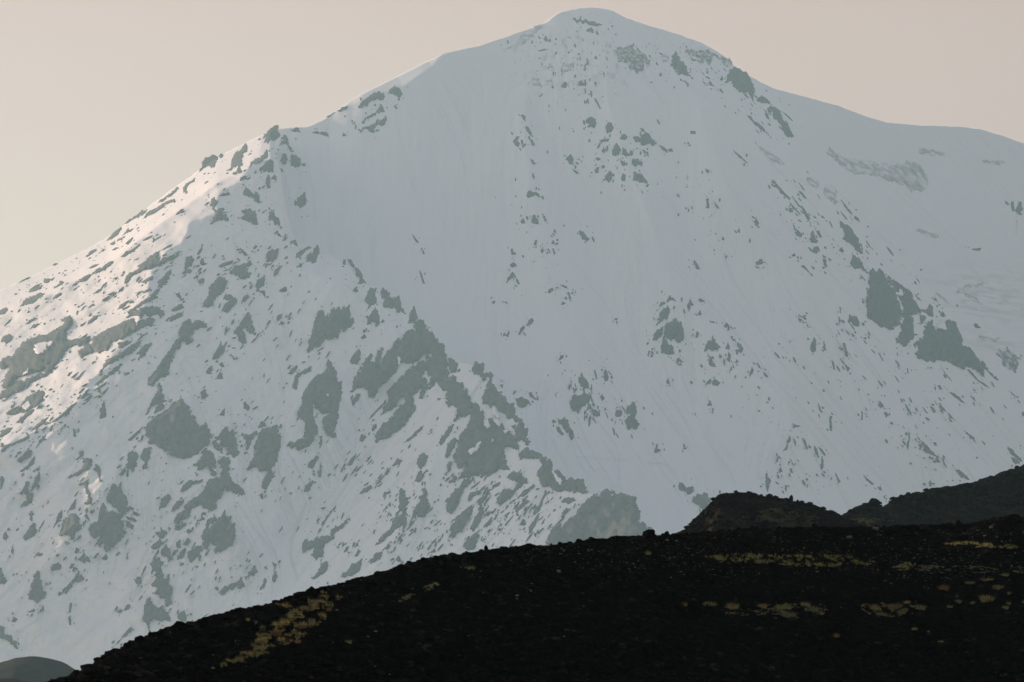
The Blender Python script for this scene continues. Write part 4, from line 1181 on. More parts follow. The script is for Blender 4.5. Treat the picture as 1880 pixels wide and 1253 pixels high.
band(60, 420, 450, 560, 520, 30, 'S'); band(50, 80, 900, 420, 1060, 70, 'S'); band(80, 700, 960, 960, 1010, 36, 'S'); band(50, 880, 930, 1040, 960, 24, 'S')
band(70, 1380, 700, 1850, 760, 60, 'M'); band(60, 1250, 330, 1330, 470, 24, 'M'); band(40, 1000, 250, 1180, 340, 30, 'M'); band(50, 1420, 380, 1560, 500, 26, 'M')
band(40, 1220, 600, 1420, 760, 26, 'M'); band(30, 930, 340, 1040, 560, 25, 'M'); band(26, 1000, 640, 1130, 760, 25, 'M'); band(40, 1480, 620, 1680, 760, 40, 'M'); band(40, 1420, 830, 1540, 900, 24, 'M'); band(26, 1640, 780, 1760, 890, 18, 'M')
rimes = [(1050, 115, 70, 45, 90), (1180, 105, 40, 22, 30), (1290, 110, 50, 20, 30), (975, 75, 35, 16, 20)]
for x, y, sx, sy, n in rimes:
    for k in range(n): cl.append((x + RNG.normal() * sx * 0.7, y + RNG.normal() * sy * 0.7, 'M'))
slivers = []
for (n, x0, y0, x1, y1, sp, an) in [(70, 870, 900, 1040, 965, 22, 2.25), (90, 700, 1000, 960, 985, 34, 2.2), (60, 640, 830, 780, 960, 34, 2.25), (70, 0, 560, 330, 470, 34, 2.58), (60, 0, 740, 260, 610, 30, 2.55), (30, 40, 800, 180, 720, 10, 2.45), (50, 1420, 640, 1860, 800, 50, 0.95), (25, 1040, 700, 1150, 780, 25, 1.4), (90, 60, 900, 420, 1080, 60, 2.2), (60, 420, 700, 620, 1000, 60, 2.0), (50, 300, 480, 560, 640, 45, 2.2), (45, 1080, 60, 1080, 190, 55, 1.5), (30, 1290, 110, 1430, 240, 16, 0.9), (40, 1440, 330, 1640, 520, 20, 0.95)]:
    for q in range(n):
        t = RNG.random(); slivers.append((x0 + (x1 - x0) * t + RNG.normal() * sp, y0 + (y1 - y0) * t + RNG.normal() * sp, an + RNG.normal() * 0.15))
for (u, v, an) in slivers:
    L = 'S' if (v > VS(u) + 6 and u < 1190) else 'M'
    if v < VM(u) + 8 or (L == 'M' and u < 1000 and v > 250): continue
    wd = 1.4 + 2.4 * RNG.random() ** 2; add_piece(*shard(u, v, wd * (2.5 + 4.5 * RNG.random()), wd, an, L))
for (u, v, L) in cl:
    if L == 'S' and not (v > VS(u) + 5 and u < 1180): continue
    if L == 'M' and not (v > VM(u) + 6 and (u > 1200 or v < VS(u) - 4)): continue
    wd = 1.0 + 3.0 * RNG.random() ** 3; ln = wd * (1 + 2.2 * RNG.random())
    fall = 2.55 if L == 'S' and u < 460 and v < 860 else 2.2 if L == 'S' else (0.85 if u > 1380 else 1.45)
    add_piece(*shard(u, v, ln, wd, fall + RNG.normal() * 0.35, L))
tag(mesh('scattered_rocks', np.concatenate(sv), np.concatenate(sf), ROCK, smooth=False), 'countless tiny grey rock shards scattered over the snow of the mountain', 'loose rocks', kind='stuff')

# ------------------------------------------------------------------ hills in front
def hill_fun(r0, vt, m, namp, scales):
    def f(u, v):
        u = np.asarray(u, float); v = np.asarray(v, float)
        t0 = tanv(vt(u)); t = tanv(v)
        r = r0(u) * (m - t0) / (m - t)
        b = np.clip((v - vt(u)) / 12.0, 0, 1)
        for a, sx, sy, s in scales: r = r - a * fbm(u / sx, v / sy, 4, 0.6, s=s) * b
        return r
    return f
VF = smooth_interp('-400,1560 -100,1350 0,1290 60,1270 100,1252 130,1241 165,1222 200,1202 240,1182 280,1162 330,1149 380,1136 440,1120 480,1112 520,1100 555,1087 600,1078 650,1065 700,1052 740,1040 770,1028 800,1022 840,1018 880,1012 920,1007 960,1004 1000,1002 1040,998 1080,991 1120,988 1180,984 1250,982 1310,976 1360,972 1430,970 1500,968 1600,968 1700,965 1780,962 1830,951 1880,950 2000,945 2400,930', 6)
RF0 = smooth_interp('-400,92 60,104 300,116 600,130 900,146 1200,158 1600,170 2400,185', 30)
rF = hill_fun(RF0, VF, 0.22, 0, [(2.2, 170, 60, 1), (0.55, 26, 10, 2), (0.28, 9, 5, 3), (0.14, 4, 3, 5)])
VC = smooth_interp('1040,1060 1180,1010 1240,985 1260,970 1290,938 1318,910 1350,904 1372,903 1400,910 1450,918 1500,929 1545,947 1580,965 1700,1020', 4)
RC0 = smooth_interp('1040,400 1370,440 1700,470', 20)
rC = hill_fun(RC0, VC, 0.42, 0, [(10, 70, 40, 1), (4, 18, 18, 2), (1.2, 6, 5, 3)])
VL = smooth_interp('1380,1040 1500,975 1545,947 1560,936 1590,925 1606,917 1620,930 1632,923 1640,915 1680,904 1730,894 1780,887 1830,871 1880,853 1950,830 2100,790 2400,770', 3)
RL0 = smooth_interp('1380,600 1640,640 1900,700 2400,760', 20)
rL = hill_fun(RL0, VL, 0.40, 0, [(12, 90, 60, 11), (5, 24, 20, 12), (1.3, 7, 5, 13)])
VH = smooth_interp('-400,1330 -250,1290 -100,1242 -40,1226 0,1217 30,1208 60,1205 85,1208 115,1215 135,1228 160,1243 200,1262 300,1300', 9)
RH0 = smooth_interp('-400,2100 300,2250', 20)
rH = hill_fun(RH0, VH, 0.30, 0, [(12, 80, 40, 21), (3, 20, 12, 22)])
VH2 = smooth_interp('-400,1262 -60,1250 0,1246 25,1246 50,1252 90,1262 300,1290', 6)
RH2 = smooth_interp('-400,1500 300,1560', 20)
rH2 = hill_fun(RH2, VH2, 0.25, 0, [(8, 60, 30, 31)])
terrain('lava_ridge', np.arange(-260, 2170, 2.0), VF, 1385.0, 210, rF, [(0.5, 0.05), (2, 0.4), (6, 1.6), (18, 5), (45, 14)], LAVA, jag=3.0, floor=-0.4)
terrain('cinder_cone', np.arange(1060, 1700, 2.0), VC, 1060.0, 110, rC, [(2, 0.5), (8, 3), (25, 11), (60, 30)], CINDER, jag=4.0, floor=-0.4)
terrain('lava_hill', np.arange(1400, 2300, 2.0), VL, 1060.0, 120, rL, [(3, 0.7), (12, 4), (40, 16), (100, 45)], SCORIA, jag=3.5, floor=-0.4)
terrain('far_hill', np.arange(-330, 300, 4.0), VH, 1330.0, 60, rH, [(10, 2), (40, 12), (120, 40)], FARM, jag=1.0, floor=-0.4)
terrain('low_hill', np.arange(-330, 300, 4.0), VH2, 1330.0, 50, rH2, [(10, 2), (40, 10), (120, 34)], FARM, jag=1.0, floor=-0.4)
gp = np.array([[-3400, -300, 0], [3400, -300, 0], [3400, 13000, 0], [-3400, 13000, 0]], float)
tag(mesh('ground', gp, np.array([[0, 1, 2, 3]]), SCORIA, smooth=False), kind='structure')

# ------------------------------------------------------------------ stones
t_ = (1 + 5 ** 0.5) / 2
ICO = np.array([(-1, t_, 0), (1, t_, 0), (-1, -t_, 0), (1, -t_, 0), (0, -1, t_), (0, 1, t_), (0, -1, -t_), (0, 1, -t_), (t_, 0, -1), (t_, 0, 1), (-t_, 0, -1), (-t_, 0, 1)]) / np.hypot(1, t_)
ICF = np.array([(0, 11, 5), (0, 5, 1), (0, 1, 7), (0, 7, 10), (0, 10, 11), (1, 5, 9), (5, 11, 4), (11, 10, 2), (10, 7, 6), (7, 1, 8), (3, 9, 4), (3, 4, 2), (3, 2, 6), (3, 6, 8), (3, 8, 9), (4, 9, 5), (2, 4, 11), (6, 2, 10), (8, 6, 7), (9, 8, 1)])
def subdiv(v, f):
    v = list(map(tuple, v)); cache = {}; out = []
    def mid(a, b):
        k = (min(a, b), max(a, b))
        if k not in cache:
            m = (np.array(v[a]) + np.array(v[b])) / 2; v.append(tuple(m / np.linalg.norm(m))); cache[k] = len(v) - 1
        return cache[k]
    for a, b, c in f:
        x, y, z = mid(a, b), mid(b, c), mid(c, a); out += [(a, x, z), (b, y, x), (c, z, y), (x, y, z)]
    return np.array(v), np.array(out)
S1 = subdiv(ICO, ICF); S2 = subdiv(*S1); S3 = subdiv(*S2)
def stone_shape(seed, base=S2, rough=0.32, cuts=7):
    v, f = base; rg = np.random.default_rng(seed); v = v.copy()
    for k in range(cuts):                       # flat broken faces
        n = rg.normal(size=3); n /= np.linalg.norm(n); h = 0.55 + 0.35 * rg.random(); d = v @ n - h
        v = v - np.where(d > 0, d, 0)[:, None] * n * 0.9
    q = fbm(v[:, 0] * 1.7 + v[:, 2] * 1.1 + seed, v[:, 1] * 1.7 - v[:, 2] * 0.9 + seed * 2, 3, 0.6)
    v = v * (1 + rough * q)[:, None]
    v = v * np.array([1.0 + 0.4 * rg.random(), 0.9, 0.62 + 0.3 * rg.random()])
    v[:, 2] -= v[:, 2].min() * 0.62
    return v, f
def place(rf, u, v, sink=0.0):
    p = P(u, v, float(rf(np.array([u]), np.array([v]))[0])); p[2] -= sink; return p
def px_at(p): return p[1] / F      # metres per photo pixel there
STONES = [bpy.data.meshes.new('boulder') for k in range(7)]
for k, me in enumerate(STONES):
    v, f = stone_shape(100 + k, S3 if k < 3 else S2)
    me.from_pydata([tuple(p) for p in v], [], [tuple(map(int, q)) for q in f]); me.materials.append(LAVA)
PSTONES = []
for k in range(4):
    me = STONES[3 + k].copy(); me.materials.clear(); me.materials.append(PALE); me.name = 'pale_stone'; PSTONES.append(me)
RSTONES = []
for k in range(2):
    me = STONES[k].copy(); me.materials.clear(); me.materials.append(RUST); me.name = 'rusty_boulder'; RSTONES.append(me)
def stone(name, me, rf, u, v, wpx, hpx, label, group, cat='boulder', rz=None):
    p = place(rf, u, v); s = px_at(p)
    o = bpy.data.objects.new(name, me); COL.objects.link(o)
    o.location = p; o.rotation_euler = (0, 0, RNG.random() * 6.28 if rz is None else rz)
    o.scale = (wpx * s / 2.2, wpx * s / 2.2, hpx * s / (1.35 if cat == 'lava knob' else 1.15))
    return tag(o, label, cat, group)
# notable blocks on the skyline of the lava ridge (u, v base, width, height, words)
for (u, v, w_, h_, lab) in [
    (1192, 987, 25, 15, 'squat black boulder standing alone on the ridge where it meets the cinder cone'),
    (1240, 985, 16, 7, 'low black boulder in the notch at the left foot of the cinder cone'),
    (572, 1091, 24, 16, 'largest black lava lump on the ridge skyline above the golden grass'),
    (592, 1086, 18, 9, 'flat black lump just right of the largest lump above the golden grass'),
    (547, 1098, 17, 10, 'small black lump just left of the largest lump above the golden grass'),
    (472, 1121, 22, 9, 'long black lump on the ridge skyline left of the golden grass'),
    (255, 1180, 18, 11, 'black lump on the ridge skyline near its left end'),
    (330, 1155, 26, 12, 'broad black lump on the ridge skyline below the ridge-end rock strip'),
    (752, 1038, 14, 8, 'black knob on the steep step of the ridge skyline'),
    (893, 1013, 10, 9, 'small upright black knob on the gentle part of the ridge skyline'),
    (973, 1007, 22, 9, 'broad black hump on the ridge skyline below the flat-topped crag'),
    (1085, 993, 14, 7, 'black hump on the ridge skyline left of the squat lone boulder'),
    (1672, 975, 34, 14, 'dark lava heap on the far ridge edge in front of the lava hill'),
    (1741, 968, 22, 9, 'small dark lava heap on the ridge edge right of the wider heap'),
    (1856, 964, 40, 17, 'dull black lava heap at the right edge in front of the lava hill'),
    (1824, 967, 9, 7, 'rust-tinged block on the left side of the dull black lava heap')]:
    rust = 'rust' in lab
    stone('boulder', (RSTONES if rust else STONES)[int(RNG.integers(0, 2 if rust else 3))], rF, u, v, w_, h_, lab, 'black boulders on the lava ridge')
for (u, v, w_, h_, lab) in [
    (1412, 916, 13, 9, 'leftmost spiky knob on the crest of the cinder cone'),
    (1424, 917, 13, 10, 'broadest knob in the row on the crest of the cinder cone'),
    (1452, 921, 8, 12, 'thin upright knob in the middle of the cinder cone crest row'),
    (1465, 926, 8, 10, 'small knob right of the thin upright one on the cinder cone crest'),
    (1487, 931, 15, 9, 'last flat knob at the right end of the cinder cone crest row'),
    (1322, 915, 12, 8, 'rounded block at the top of the cinder cone\'s steep left slope')]:
    stone('lava_pinnacle', STONES[int(RNG.integers(0, 3))], rC, u, v, w_, h_, lab, 'lava knobs on the cinder cone crest', 'lava knob')
stone('lava_pinnacle', STONES[1], rL, 1607, 929, 22, 14, 'pointed lava knob at the left end of the lava hill', 'lava knobs on the lava hill', 'lava knob')
# ordinary lava lumps along the skyline
for k in range(110):
    u = 70 + 1790 * (k + RNG.random()) / 110; w_ = 5 + 7 * RNG.random() ** 2
    stone('lava_block', STONES[int(RNG.integers(0, 7))], rF, u, float(VF(u)) + 2 + 2.5 * RNG.random(), w_, w_ * (0.45 + 0.4 * RNG.random()), 'small knobbly black lava block on the skyline of the dark ridge', 'small lava blocks along the ridge skyline', 'lava block')
# pale stones that catch the light
for (u, v, w_, lab) in [(258, 1209, 15, 'pale tan stone lying on the dark slope near the ridge\'s left end'), (312, 1163, 8, 'upper of two pale stones just under the left skyline'), (300, 1170, 7, 'lower of two pale stones just under the left skyline'),
    (391, 1228, 9, 'pale stone at the lower left tip of the golden grass strip'), (392, 1205, 8, 'pale stone left of the golden grass, halfway down'), (583, 1119, 10, 'bright yellowish stone inside the golden grass patch'),
    (619, 1122, 9, 'pale stone just right of the golden grass patch'), (665, 1062, 10, 'tan stone on the ridge skyline above the dark middle slope'), (950, 1095, 8, 'left one of two pale stones alone on the dark middle slope'),
    (974, 1086, 8, 'right one of two pale stones alone on the dark middle slope'), (1024, 1051, 12, 'pale stone at the end of the faint grassy line'), (1225, 994, 10, 'pale flat stone beneath the squat lone boulder'),
    (1242, 995, 8, 'small pale stone right of the flat one beneath the lone boulder'), (1560, 989, 14, 'orange-tan stone on the upper right slope'), (1606, 973, 15, 'long pale slab on the ridge edge below the lava hill'),
    (1820, 970, 10, 'pale slab at the foot of the dull black lava heap'), (1856, 983, 9, 'pale flat stone near the right edge above the grass line'), (1755, 1041, 6, 'bright pebble above the grass flecks at right'),
    (1678, 1026, 5, 'pale pebble on the dark slope right of the long grass band'), (690, 1161, 8, 'pale stone at the edge of the big dark slope, right of the grass'), (676, 1170, 6, 'faint grey stone on the big dark slope below the grass'), (1595, 990, 5, 'tiny white pebble right of the orange-tan stone'), (1443, 1110, 7, 'white pebble among the lower left grass tufts')]:
    stone('pale_stone', PSTONES[int(RNG.integers(0, 4))], rF, u, v, w_ * 0.85, w_ * 0.36, lab, 'pale stones on the lava ridge', 'stone')
def rubble(name, n, rf, sampler, smin, smax, mat, label, seed0=0, flat=0.7):
    shapes = [stone_shape(300 + seed0 + k, (ICO, ICF), 0.4, 3) for k in range(9)]
    vv, ff, n1 = [], [], 0
    us, vs = sampler(n); rr = rf(us, vs); pts = P(us, vs, rr)
    for k in range(len(us)):
        v, f = shapes[int(RNG.integers(0, 9))]; s = (smin + (smax - smin) * RNG.random() ** 3) ; a = RNG.random() * 6.28
        c, d = math.cos(a), math.sin(a); q = v * np.array([s, s, s * flat])
        q = np.stack([q[:, 0] * c - q[:, 1] * d, q[:, 0] * d + q[:, 1] * c, q[:, 2] - 0.1 * s], 1) + pts[k]
        vv.append(q); ff.append(f + n1); n1 += len(v)
    return tag(mesh(name, np.concatenate(vv), np.concatenate(ff), mat, smooth=False), label, 'rubble', kind='stuff')
def samp_ridge(n):
    u = RNG.uniform(40, 1980, n); q = RNG.random(n) ** 1.7; v0 = VF(u); v = v0 + 1 + (1290 - v0) * q; m = v < 1275; return u[m], v[m]
rubble('lava_rubble', 15000, rF, samp_ridge, 0.03, 0.17, RUBBLE, 'loose black lava rubble covering the dark foreground ridge')
def samp_cone(n):
    u = RNG.uniform(1230, 1600, n); v0 = VC(u); v = v0 + 0.5 + (985 - v0) * RNG.random(n) ** 1.4; m = v < 985; return u[m], v[m]
rubble('cone_rubble', 1300, rC, samp_cone, 0.06, 0.45, CINDER, 'dark cinder rubble strewn on the cone behind the ridge', 20)
def samp_hill(n):
    u = RNG.uniform(1548, 1980, n); v0 = VL(u); v = v0 + 0.5 + (975 - v0) * RNG.random(n) ** 1.2; m = (v < 975) & (v > v0); return u[m], v[m]
rubble('hill_rubble', 1500, rL, samp_hill, 0.08, 0.6, SCORIA, 'dark rubble strewn on the lava hill behind the ridge', 40)
def samp_pale(n):
    u = np.concatenate([RNG.uniform(60, 1880, n // 3), RNG.normal(1720, 110, n // 2), RNG.normal(1120, 120, n // 6)]); v0 = VF(u)
    v = v0 + 4 + np.concatenate([RNG.random(n // 3) ** 2 * 200, RNG.normal(72, 22, n // 2), RNG.random(n // 6) * 40]); m = (v > v0 + 2) & (v < 1240) & (u < 1960); return u[m], v[m]
rubble('pale_pebbles', 900, rF, samp_pale, 0.015, 0.06, PALE, 'pale pebbles sprinkled over the dark foreground ridge', 60, 0.5)

# ------------------------------------------------------------------ grass
def tuft(n, seed, h=1.0, spread=1.0, blade=0.07, lean=0.9):
    """blades fanning out of a low cushion; radius about 1, height about 1"""
    rg = np.random.default_rng(seed); vs, fs = [], []
    for k in range(n):
        a = rg.random() * 6.283; q = math.sqrt(rg.random()) * spread * 0.8
        bx, by = q * math.cos(a), q * math.sin(a)
        hh = h * (0.35 + 0.85 * rg.random()) * (1.05 - 0.55 * (q / spread) ** 2)
        tx, ty = bx + lean * 0.45 * math.cos(a) * (0.3 + q) + rg.normal() * 0.16, by + lean * 0.45 * math.sin(a) * (0.3 + q) + rg.normal() * 0.16
        w = rg.random() * 6.283; wx, wy = blade * math.cos(w), blade * math.sin(w); i = len(vs)
        mx, my = bx * 0.6 + tx * 0.4, by * 0.6 + ty * 0.4
        vs += [(bx - wx, by - wy, -0.25), (bx + wx, by + wy, -0.25), (mx + wx * 0.8, my + wy * 0.8, hh * 0.62), (mx - wx * 0.8, my - wy * 0.8, hh * 0.62), (tx, ty, hh)]
        fs += [(i, i + 1, i + 2, i + 3), (i + 3, i + 2, i + 4)]
    return vs, fs
GMATS = dict(g=GR_GOLD, o=GR_OLIVE, r=GR_RUSSET, y=GR_GREY)
TUFTS = {}
for kk, mt in GMATS.items():
    TUFTS[kk] = []
    for j in range(3):
        me = bpy.data.meshes.new('grass_tussock'); v, f = tuft(150, 40 + j * 3, 1.15, 1.0, 0.03, 1.5); me.from_pydata(v, [], f); me.materials.append(mt); TUFTS[kk].append(me)
CW = dict(g='golden', o='olive', r='russet', y='grey-green')
NB = dict(L='the slanting grass strip on the ridge left', B='the long grass band on the upper right', W='the low right tussock rows', E='the open dark slope at far right', Z='the dark middle slope')
def tussock(u, v, w_, h_, tone, label, group):
    p = place(rF, u, v); s = px_at(p); o = bpy.data.objects.new('grass_tussock', TUFTS[tone][int(RNG.integers(0, 3))]); COL.objects.link(o)
    o.location = p; o.rotation_euler = (0, 0, RNG.random() * 6.28); o.scale = (w_ * s / 2.3, w_ * s / 2.3, h_ * s / 1.0)
    tag(o, label, 'grass tussock', group)
for row in '''498,1166,17,8,o|508,1152,24,11,o|523,1150,30,15,o|534,1139,22,10,o|482,1156,16,9,o|509,1168,26,14,r|482,1171,16,10,o|480,1183,28,15,o|474,1196,26,12,o|553,1155,22,12,r|540,1165,18,9,g|528,1171,20,9,g|516,1178,24,9,g|458,1206,26,10,g|440,1214,26,10,g|424,1219,22,9,o|411,1223,18,8,o|466,1188,18,9,y|436,1183,14,8,y|455,1140,12,6,g|468,1146,12,6,g|520,1113,16,7,r|509,1114,12,7,r|574,1122,26,9,g|558,1120,24,8,g|596,1100,22,8,o|585,1110,22,9,g|606,1112,18,8,o|572,1142,20,7,g|590,1131,20,7,r|604,1122,16,7,r|547,1180,16,6,r'''.split('|'):
    u, v, w_, h_, t = row.split(',')
    tussock(float(u), float(v), float(w_) * 0.74, float(h_) * 0.9, t, f"{CW[t]} grass tussock in the slanting grassy strip on the ridge's left part", f'{CW[t]} tussocks in the slanting grassy strip')
for row in '''1733,1083,21,9,r,russet tussock alone on the dark slope, left of the paired right-hand tussocks|1832,1083,20,9,g,golden tussock arching over the dark slope, directly above the widest tussock|1811,1104,29,10,g,widest tussock on the open dark slope near the right edge|1853,1093,10,6,y,small pale tussock above and right of the widest right-hand tussock|1846,1118,14,6,g,low golden tussock below and right of the widest right-hand tussock|1852,1110,9,5,y,tiny grey tussock just above the low golden one near the right edge|1759,1107,14,6,y,pale arching tussock left of the widest right-hand tussock|1786,1109,9,5,y,faint tussock touching the left side of the widest right-hand tussock|1744,1116,12,5,y,faint pair-like tussock below the pale arching tussock|1880,1108,8,6,y,small tussock cut by the right edge of the view|1679,1157,12,5,o,upper left of two little olive tussocks on the lowest dark slope|1703,1162,8,4,o,lower right of two little olive tussocks on the lowest dark slope|1727,1182,10,6,o,lowest olive tussock on the dark slope at right|1535,1171,14,8,r,dim russet tussock low on the dark slope below the tussock rows|1400,1116,20,8,g,brightest golden tussock at the left end of the lower tussock rows|1345,1118,26,10,g,broad golden tussock left of the lower tussock rows|1302,1112,24,7,o,thin olive tussock left of the broad golden tussock|1257,1112,12,6,r,small russet tussock farthest left on the lower slope|1645,1118,26,10,r,russet tussock rising highest in the right-hand lower row|1605,1119,22,9,g,round golden tussock starting the right-hand lower row|1665,1108,14,5,g,small golden tussock above the right-hand lower row|1690,1119,22,8,o,olive tussock ending the right-hand lower row|1618,1132,24,8,y,grey-green tussock hanging below the right-hand lower row|1655,1127,18,7,y,grey-green tussock at the bottom right of the right-hand lower row|1478,1112,20,6,g,flat golden tussock topping the clump in the middle of the lower slope|1492,1123,26,9,y,grey-green tussock below the flat golden one in mid lower slope|1508,1128,12,5,g,little golden tussock ending the middle clump on the right|1440,1118,34,8,o,long olive tussock right of the brightest golden tussock|1446,1133,34,9,y,dull grey-green tussock under the long olive tussock|1780,1072,24,5,y,thin grassy lip left of the brighter sloping lip at far right|1811,1067,26,5,g,brighter sloping grassy lip at far right|1845,1058,18,5,o,highest sloping grassy lip at far right|863,1047,20,8,o,dull olive tussock on the dark slope below the step of the skyline|640,1181,16,6,y,dim tussock at the border of the big dark middle slope|1190,1018,12,6,o,green tussock below the squat lone boulder'''.split('|'):
    q = row.split(',', 5)
    tussock(float(q[0]), float(q[1]), float(q[2]), float(q[3]), q[4], q[5], 'tussocks on the dark right-hand slope')
def sward(name, rf, n, region, rad, hgt, mat, label, blades=12, dens=None):
    poly = pl(region); lo, hi = poly.min(0), poly.max(0); got = []
    while len(got) < n:
        q = RNG.uniform(lo, hi, (4 * n, 2)); q = q[inside(q, poly)]
        if dens: q = q[fbm(q[:, 0] / dens[0], q[:, 1] / dens[1], 3, 0.6, s=dens[2]) > dens[3]]
        got += list(q)
    got = np.array(got[:n]); pts = P(got[:, 0], got[:, 1], rf(got[:, 0], got[:, 1])); vv, ff, k0 = [], [], 0
    base = [tuft(blades, 70 + j, 1.0, 1.0, 0.09) for j in range(6)]
    vv, f4 = [], []
    for p in pts:
        v, f = base[int(RNG.integers(0, 6))]; s = rad * (0.4 + 1.5 * RNG.random() ** 2); v = np.array(v) * np.array([s, s, hgt * (0.5 + RNG.random())]) + p
        vv.append(v); f4 += [tuple(i + k0 for i in q) for q in f]; k0 += len(v)
    return tag(mesh(name, np.concatenate(vv), f4, mat, smooth=False), label, 'grass', kind='stuff')
sward('dry_grass', rF, 430, '515,1116 560,1100 600,1088 628,1100 610,1116 596,1140 560,1168 530,1182 500,1195 455,1216 402,1226 425,1207 470,1182 476,1160 515,1140 530,1124', 0.075, 0.10, GR_GOLD, 'thin dry grass filling the slanting strip on the ridge\'s left part', dens=(16, 9, 3, 0.08))
sward('band_grass', rF, 620, '1275,1026 1330,1018 1420,1018 1560,1022 1620,1030 1680,1036 1680,1044 1560,1042 1440,1040 1330,1034', 0.06, 0.09, GR_OLIVE, 'long level band of olive grass on the upper right slope', dens=(13, 5, 5, 0.06))
sward('line_grass', rF, 220, '1727,1000 1780,996 1880,1005 1960,1010 1960,1014 1870,1009 1780,1004', 0.07, 0.09, GR_OLIVE, 'thin line of olive grass near the right edge below the lava heap', dens=(12, 5, 2, 0.0))
sward('fleck_grass', rF, 340, '1640,1036 1760,1040 1880,1040 1960,1044 1960,1054 1830,1052 1720,1054 1640,1048', 0.055, 0.05, GR_GREY, 'flecks of pale grass along the terrace edge at right', dens=(12, 5, 8, 0.12))
sward('strip_grass', rF, 130, '728,1104 760,1088 800,1070 806,1075 770,1094 735,1106', 0.06, 0.06, GR_GREY, 'short slanting strip of dry grass on the dark middle slope', dens=(14, 9, 2, -0.1))
sward('low_grass', rF, 300, '1290,1108 1385,1112 1515,1108 1520,1130 1440,1138 1330,1128', 0.06, 0.05, GR_GREY, 'sparse grass between the lower tussocks', dens=(13, 6, 6, 0.1))
sward('low_row_grass', rF, 220, '1568,1112 1660,1104 1705,1114 1690,1128 1610,1136', 0.06, 0.05, GR_OLIVE, 'sparse grass around the right-hand lower tussock row', dens=(13, 6, 9, 0.1))
sward('sparse_growth', rF, 800, '960,1008 1250,992 1500,976 1700,974 1880,968 1960,966 1960,1075 1700,1062 1300,1058 960,1040', 0.05, 0.04, GR_GREY, 'sparse grey-green growth speckling the upper part of the dark ridge', 9, dens=(60, 16, 4, -0.05))
sward('cone_grass', rC, 1500, '1375,940 1420,935 1470,944 1500,950 1490,968 1450,970 1400,962 1360,950', 0.38, 0.16, GR_SLOPE, 'dull olive grass on the right flank of the cinder cone', 8, dens=(30, 12, 4, -0.12))
sward('hill_grass', rL, 200, '1560,952 1625,953 1640,957 1580,960', 0.35, 0.15, GR_SLOPE, 'faint grassy line at the foot of the lava hill', 8)

# ------------------------------------------------------------------ air, sky, sun
SUN_EL, SUN_AZ = math.radians(11.5), math.radians(-61)       # azimuth clockwise from +Y
hz = np.array([[x, y, z] for z in (-1.4, 2120) for y in (-320, 13100) for x in (-3500, 3500)], float)
hf = np.array([(0, 2, 3, 1), (4, 5, 7, 6), (0, 1, 5, 4), (2, 6, 7, 3), (0, 4, 6, 2), (1, 3, 7, 5)])
hm = bpy.data.materials.new('haze'); hm.use_nodes = True; nt = hm.node_tree
nt.nodes.remove(nt.nodes['Principled BSDF'])
pv = nt.nodes.new('ShaderNodeVolumePrincipled'); pv.inputs['Color'].default_value = (0.51,0.855,0.99,1); pv.inputs['Density'].default_value = 0.000048; pv.inputs['Anisotropy'].default_value = 0.2
nt.links.new(pv.outputs[0], nt.nodes['Material Output'].inputs['Volume'])
tag(mesh('haze', hz, hf, hm, smooth=False), 'pale haze filling the air in front of the mountain', 'haze', kind='stuff')

world = bpy.data.worlds.new('World'); scene.world = world; world.use_nodes = True; nt = world.node_tree
bg = nt.nodes['Background']; bg.inputs['Strength'].default_value = 0.115
sky = nt.nodes.new('ShaderNodeTexSky'); sky.sky_type = 'NISHITA'; sky.sun_disc = False
sky.sun_elevation = SUN_EL; sky.sun_rotation = SUN_AZ; sky.altitude = 900; sky.air_density = 1.0; sky.dust_density = 1.0; sky.ozone_density = 1.5
tc = nt.nodes.new('ShaderNodeTexCoord'); sx = nt.nodes.new('ShaderNodeSeparateXYZ'); nt.links.new(tc.outputs['Generated'], sx.inputs[0])
mr = nt.nodes.new('ShaderNodeMapRange'); mr.interpolation_type = 'SMOOTHSTEP'; mr.inputs['From Min'].default_value = 0.02; mr.inputs['From Max'].default_value = 1.25; mr.inputs['To Min'].default_value = 1.0; mr.inputs['To Max'].default_value = 0.0
nt.links.new(sx.outputs['Z'], mr.inputs['Value'])
mx = nt.nodes.new('ShaderNodeMix'); mx.data_type = 'RGBA'; mx.blend_type = 'ADD'; mx.inputs[7].default_value = (4.5, 2.85, 1.9, 1)   # dust-warmed air low over the horizon
dp = nt.nodes.new('ShaderNodeVectorMath'); dp.operation = 'DOT_PRODUCT'; dp.inputs[1].default_value = (math.sin(SUN_AZ), math.cos(SUN_AZ), 0)
nt.links.new(tc.outputs['Generated'], dp.inputs[0])
az = nt.nodes.new('ShaderNodeMapRange'); az.inputs['From Min'].default_value = -0.7; az.inputs['From Max'].default_value = 1.0; az.inputs['To Min'].default_value = 0.50; az.inputs['To Max'].default_value = 1.36   # the sky is brighter towards the sun
nt.links.new(dp.outputs['Value'], az.inputs['Value'])
am = nt.nodes.new('ShaderNodeMath'); am.operation = 'MULTIPLY'; nt.links.new(mr.outputs[0], am.inputs[0]); nt.links.new(az.outputs[0], am.inputs[1]); am.use_clamp = False
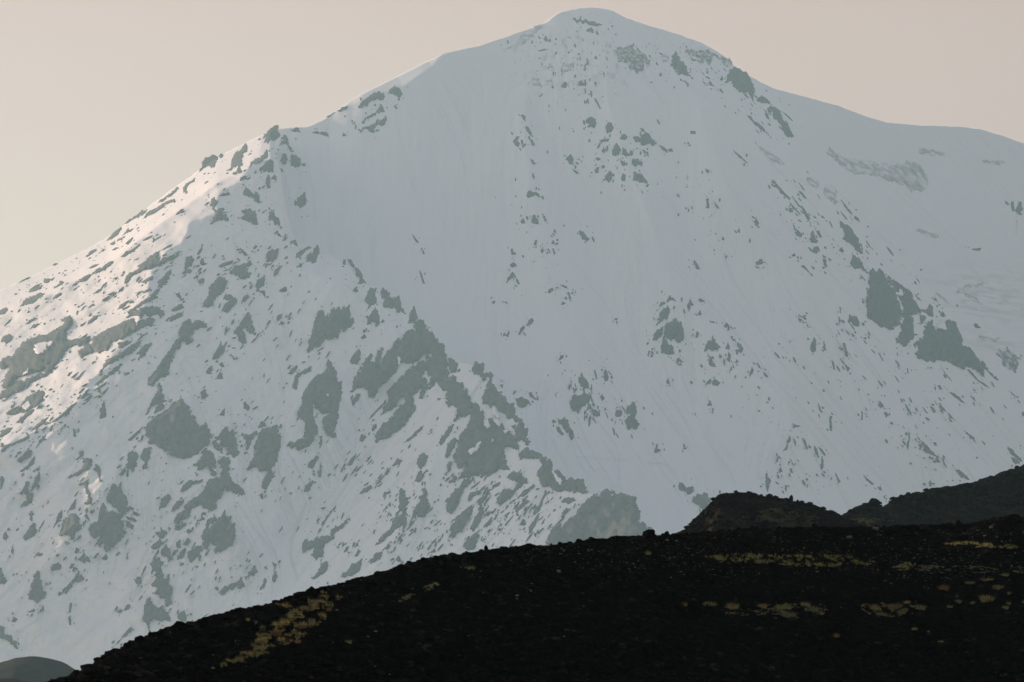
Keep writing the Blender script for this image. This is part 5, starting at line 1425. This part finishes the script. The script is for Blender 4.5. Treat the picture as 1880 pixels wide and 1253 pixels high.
nt.links.new(am.outputs[0], mx.inputs[0]); mx.clamp_factor = False; nt.links.new(sky.outputs[0], mx.inputs[6]); 
m2 = nt.nodes.new('ShaderNodeMapRange'); m2.interpolation_type = 'SMOOTHSTEP'; m2.inputs['From Min'].default_value = 0.2; m2.inputs['From Max'].default_value = 0.5; m2.inputs['To Min'].default_value = 1.0; m2.inputs['To Max'].default_value = 0.0
nt.links.new(sx.outputs['Z'], m2.inputs['Value'])
mt = nt.nodes.new('ShaderNodeMix'); mt.data_type = 'RGBA'; mt.blend_type = 'MULTIPLY'; mt.inputs[7].default_value = (0.72, 0.575, 0.49, 1)
nt.links.new(m2.outputs[0], mt.inputs[0]); nt.links.new(mx.outputs[2], mt.inputs[6]); nt.links.new(mt.outputs[2], bg.inputs['Color'])
sl = bpy.data.lights.new('sun', 'SUN'); sl.energy = 5.0; sl.angle = math.radians(0.5); sl.color = (1.0,0.72,0.55)
so = bpy.data.objects.new('sun', sl); COL.objects.link(so)
sd = Vector((math.sin(SUN_AZ) * math.cos(SUN_EL), math.cos(SUN_AZ) * math.cos(SUN_EL), math.sin(SUN_EL)))
so.rotation_euler = sd.to_track_quat('Z', 'Y').to_euler(); so.location = sd * 1000

cam = bpy.data.cameras.new('camera'); cam.sensor_width = 36; cam.sensor_fit = 'HORIZONTAL'; cam.lens = 18 / math.tan(HFOV / 2)
cam.clip_start = 0.5; cam.clip_end = 60000
cam.dof.use_dof = True; cam.dof.focus_distance = 7500; cam.dof.aperture_fstop = 7.0
co = bpy.data.objects.new('camera', cam); COL.objects.link(co); co.location = (0, 0, CAMZ); co.rotation_euler = (math.pi / 2 + PITCH, 0, 0)
scene.camera = co
vs_ = scene.view_settings; vs_.view_transform = 'Standard'; vs_.look = 'None'; vs_.gamma = 1; vs_.use_curve_mapping = False; vs_.exposure = 0.38
scene.cycles.use_denoising = True
scene.cycles.max_bounces = 5; scene.cycles.diffuse_bounces = 2; scene.cycles.volume_bounces = 1; scene.cycles.transparent_max_bounces = 12
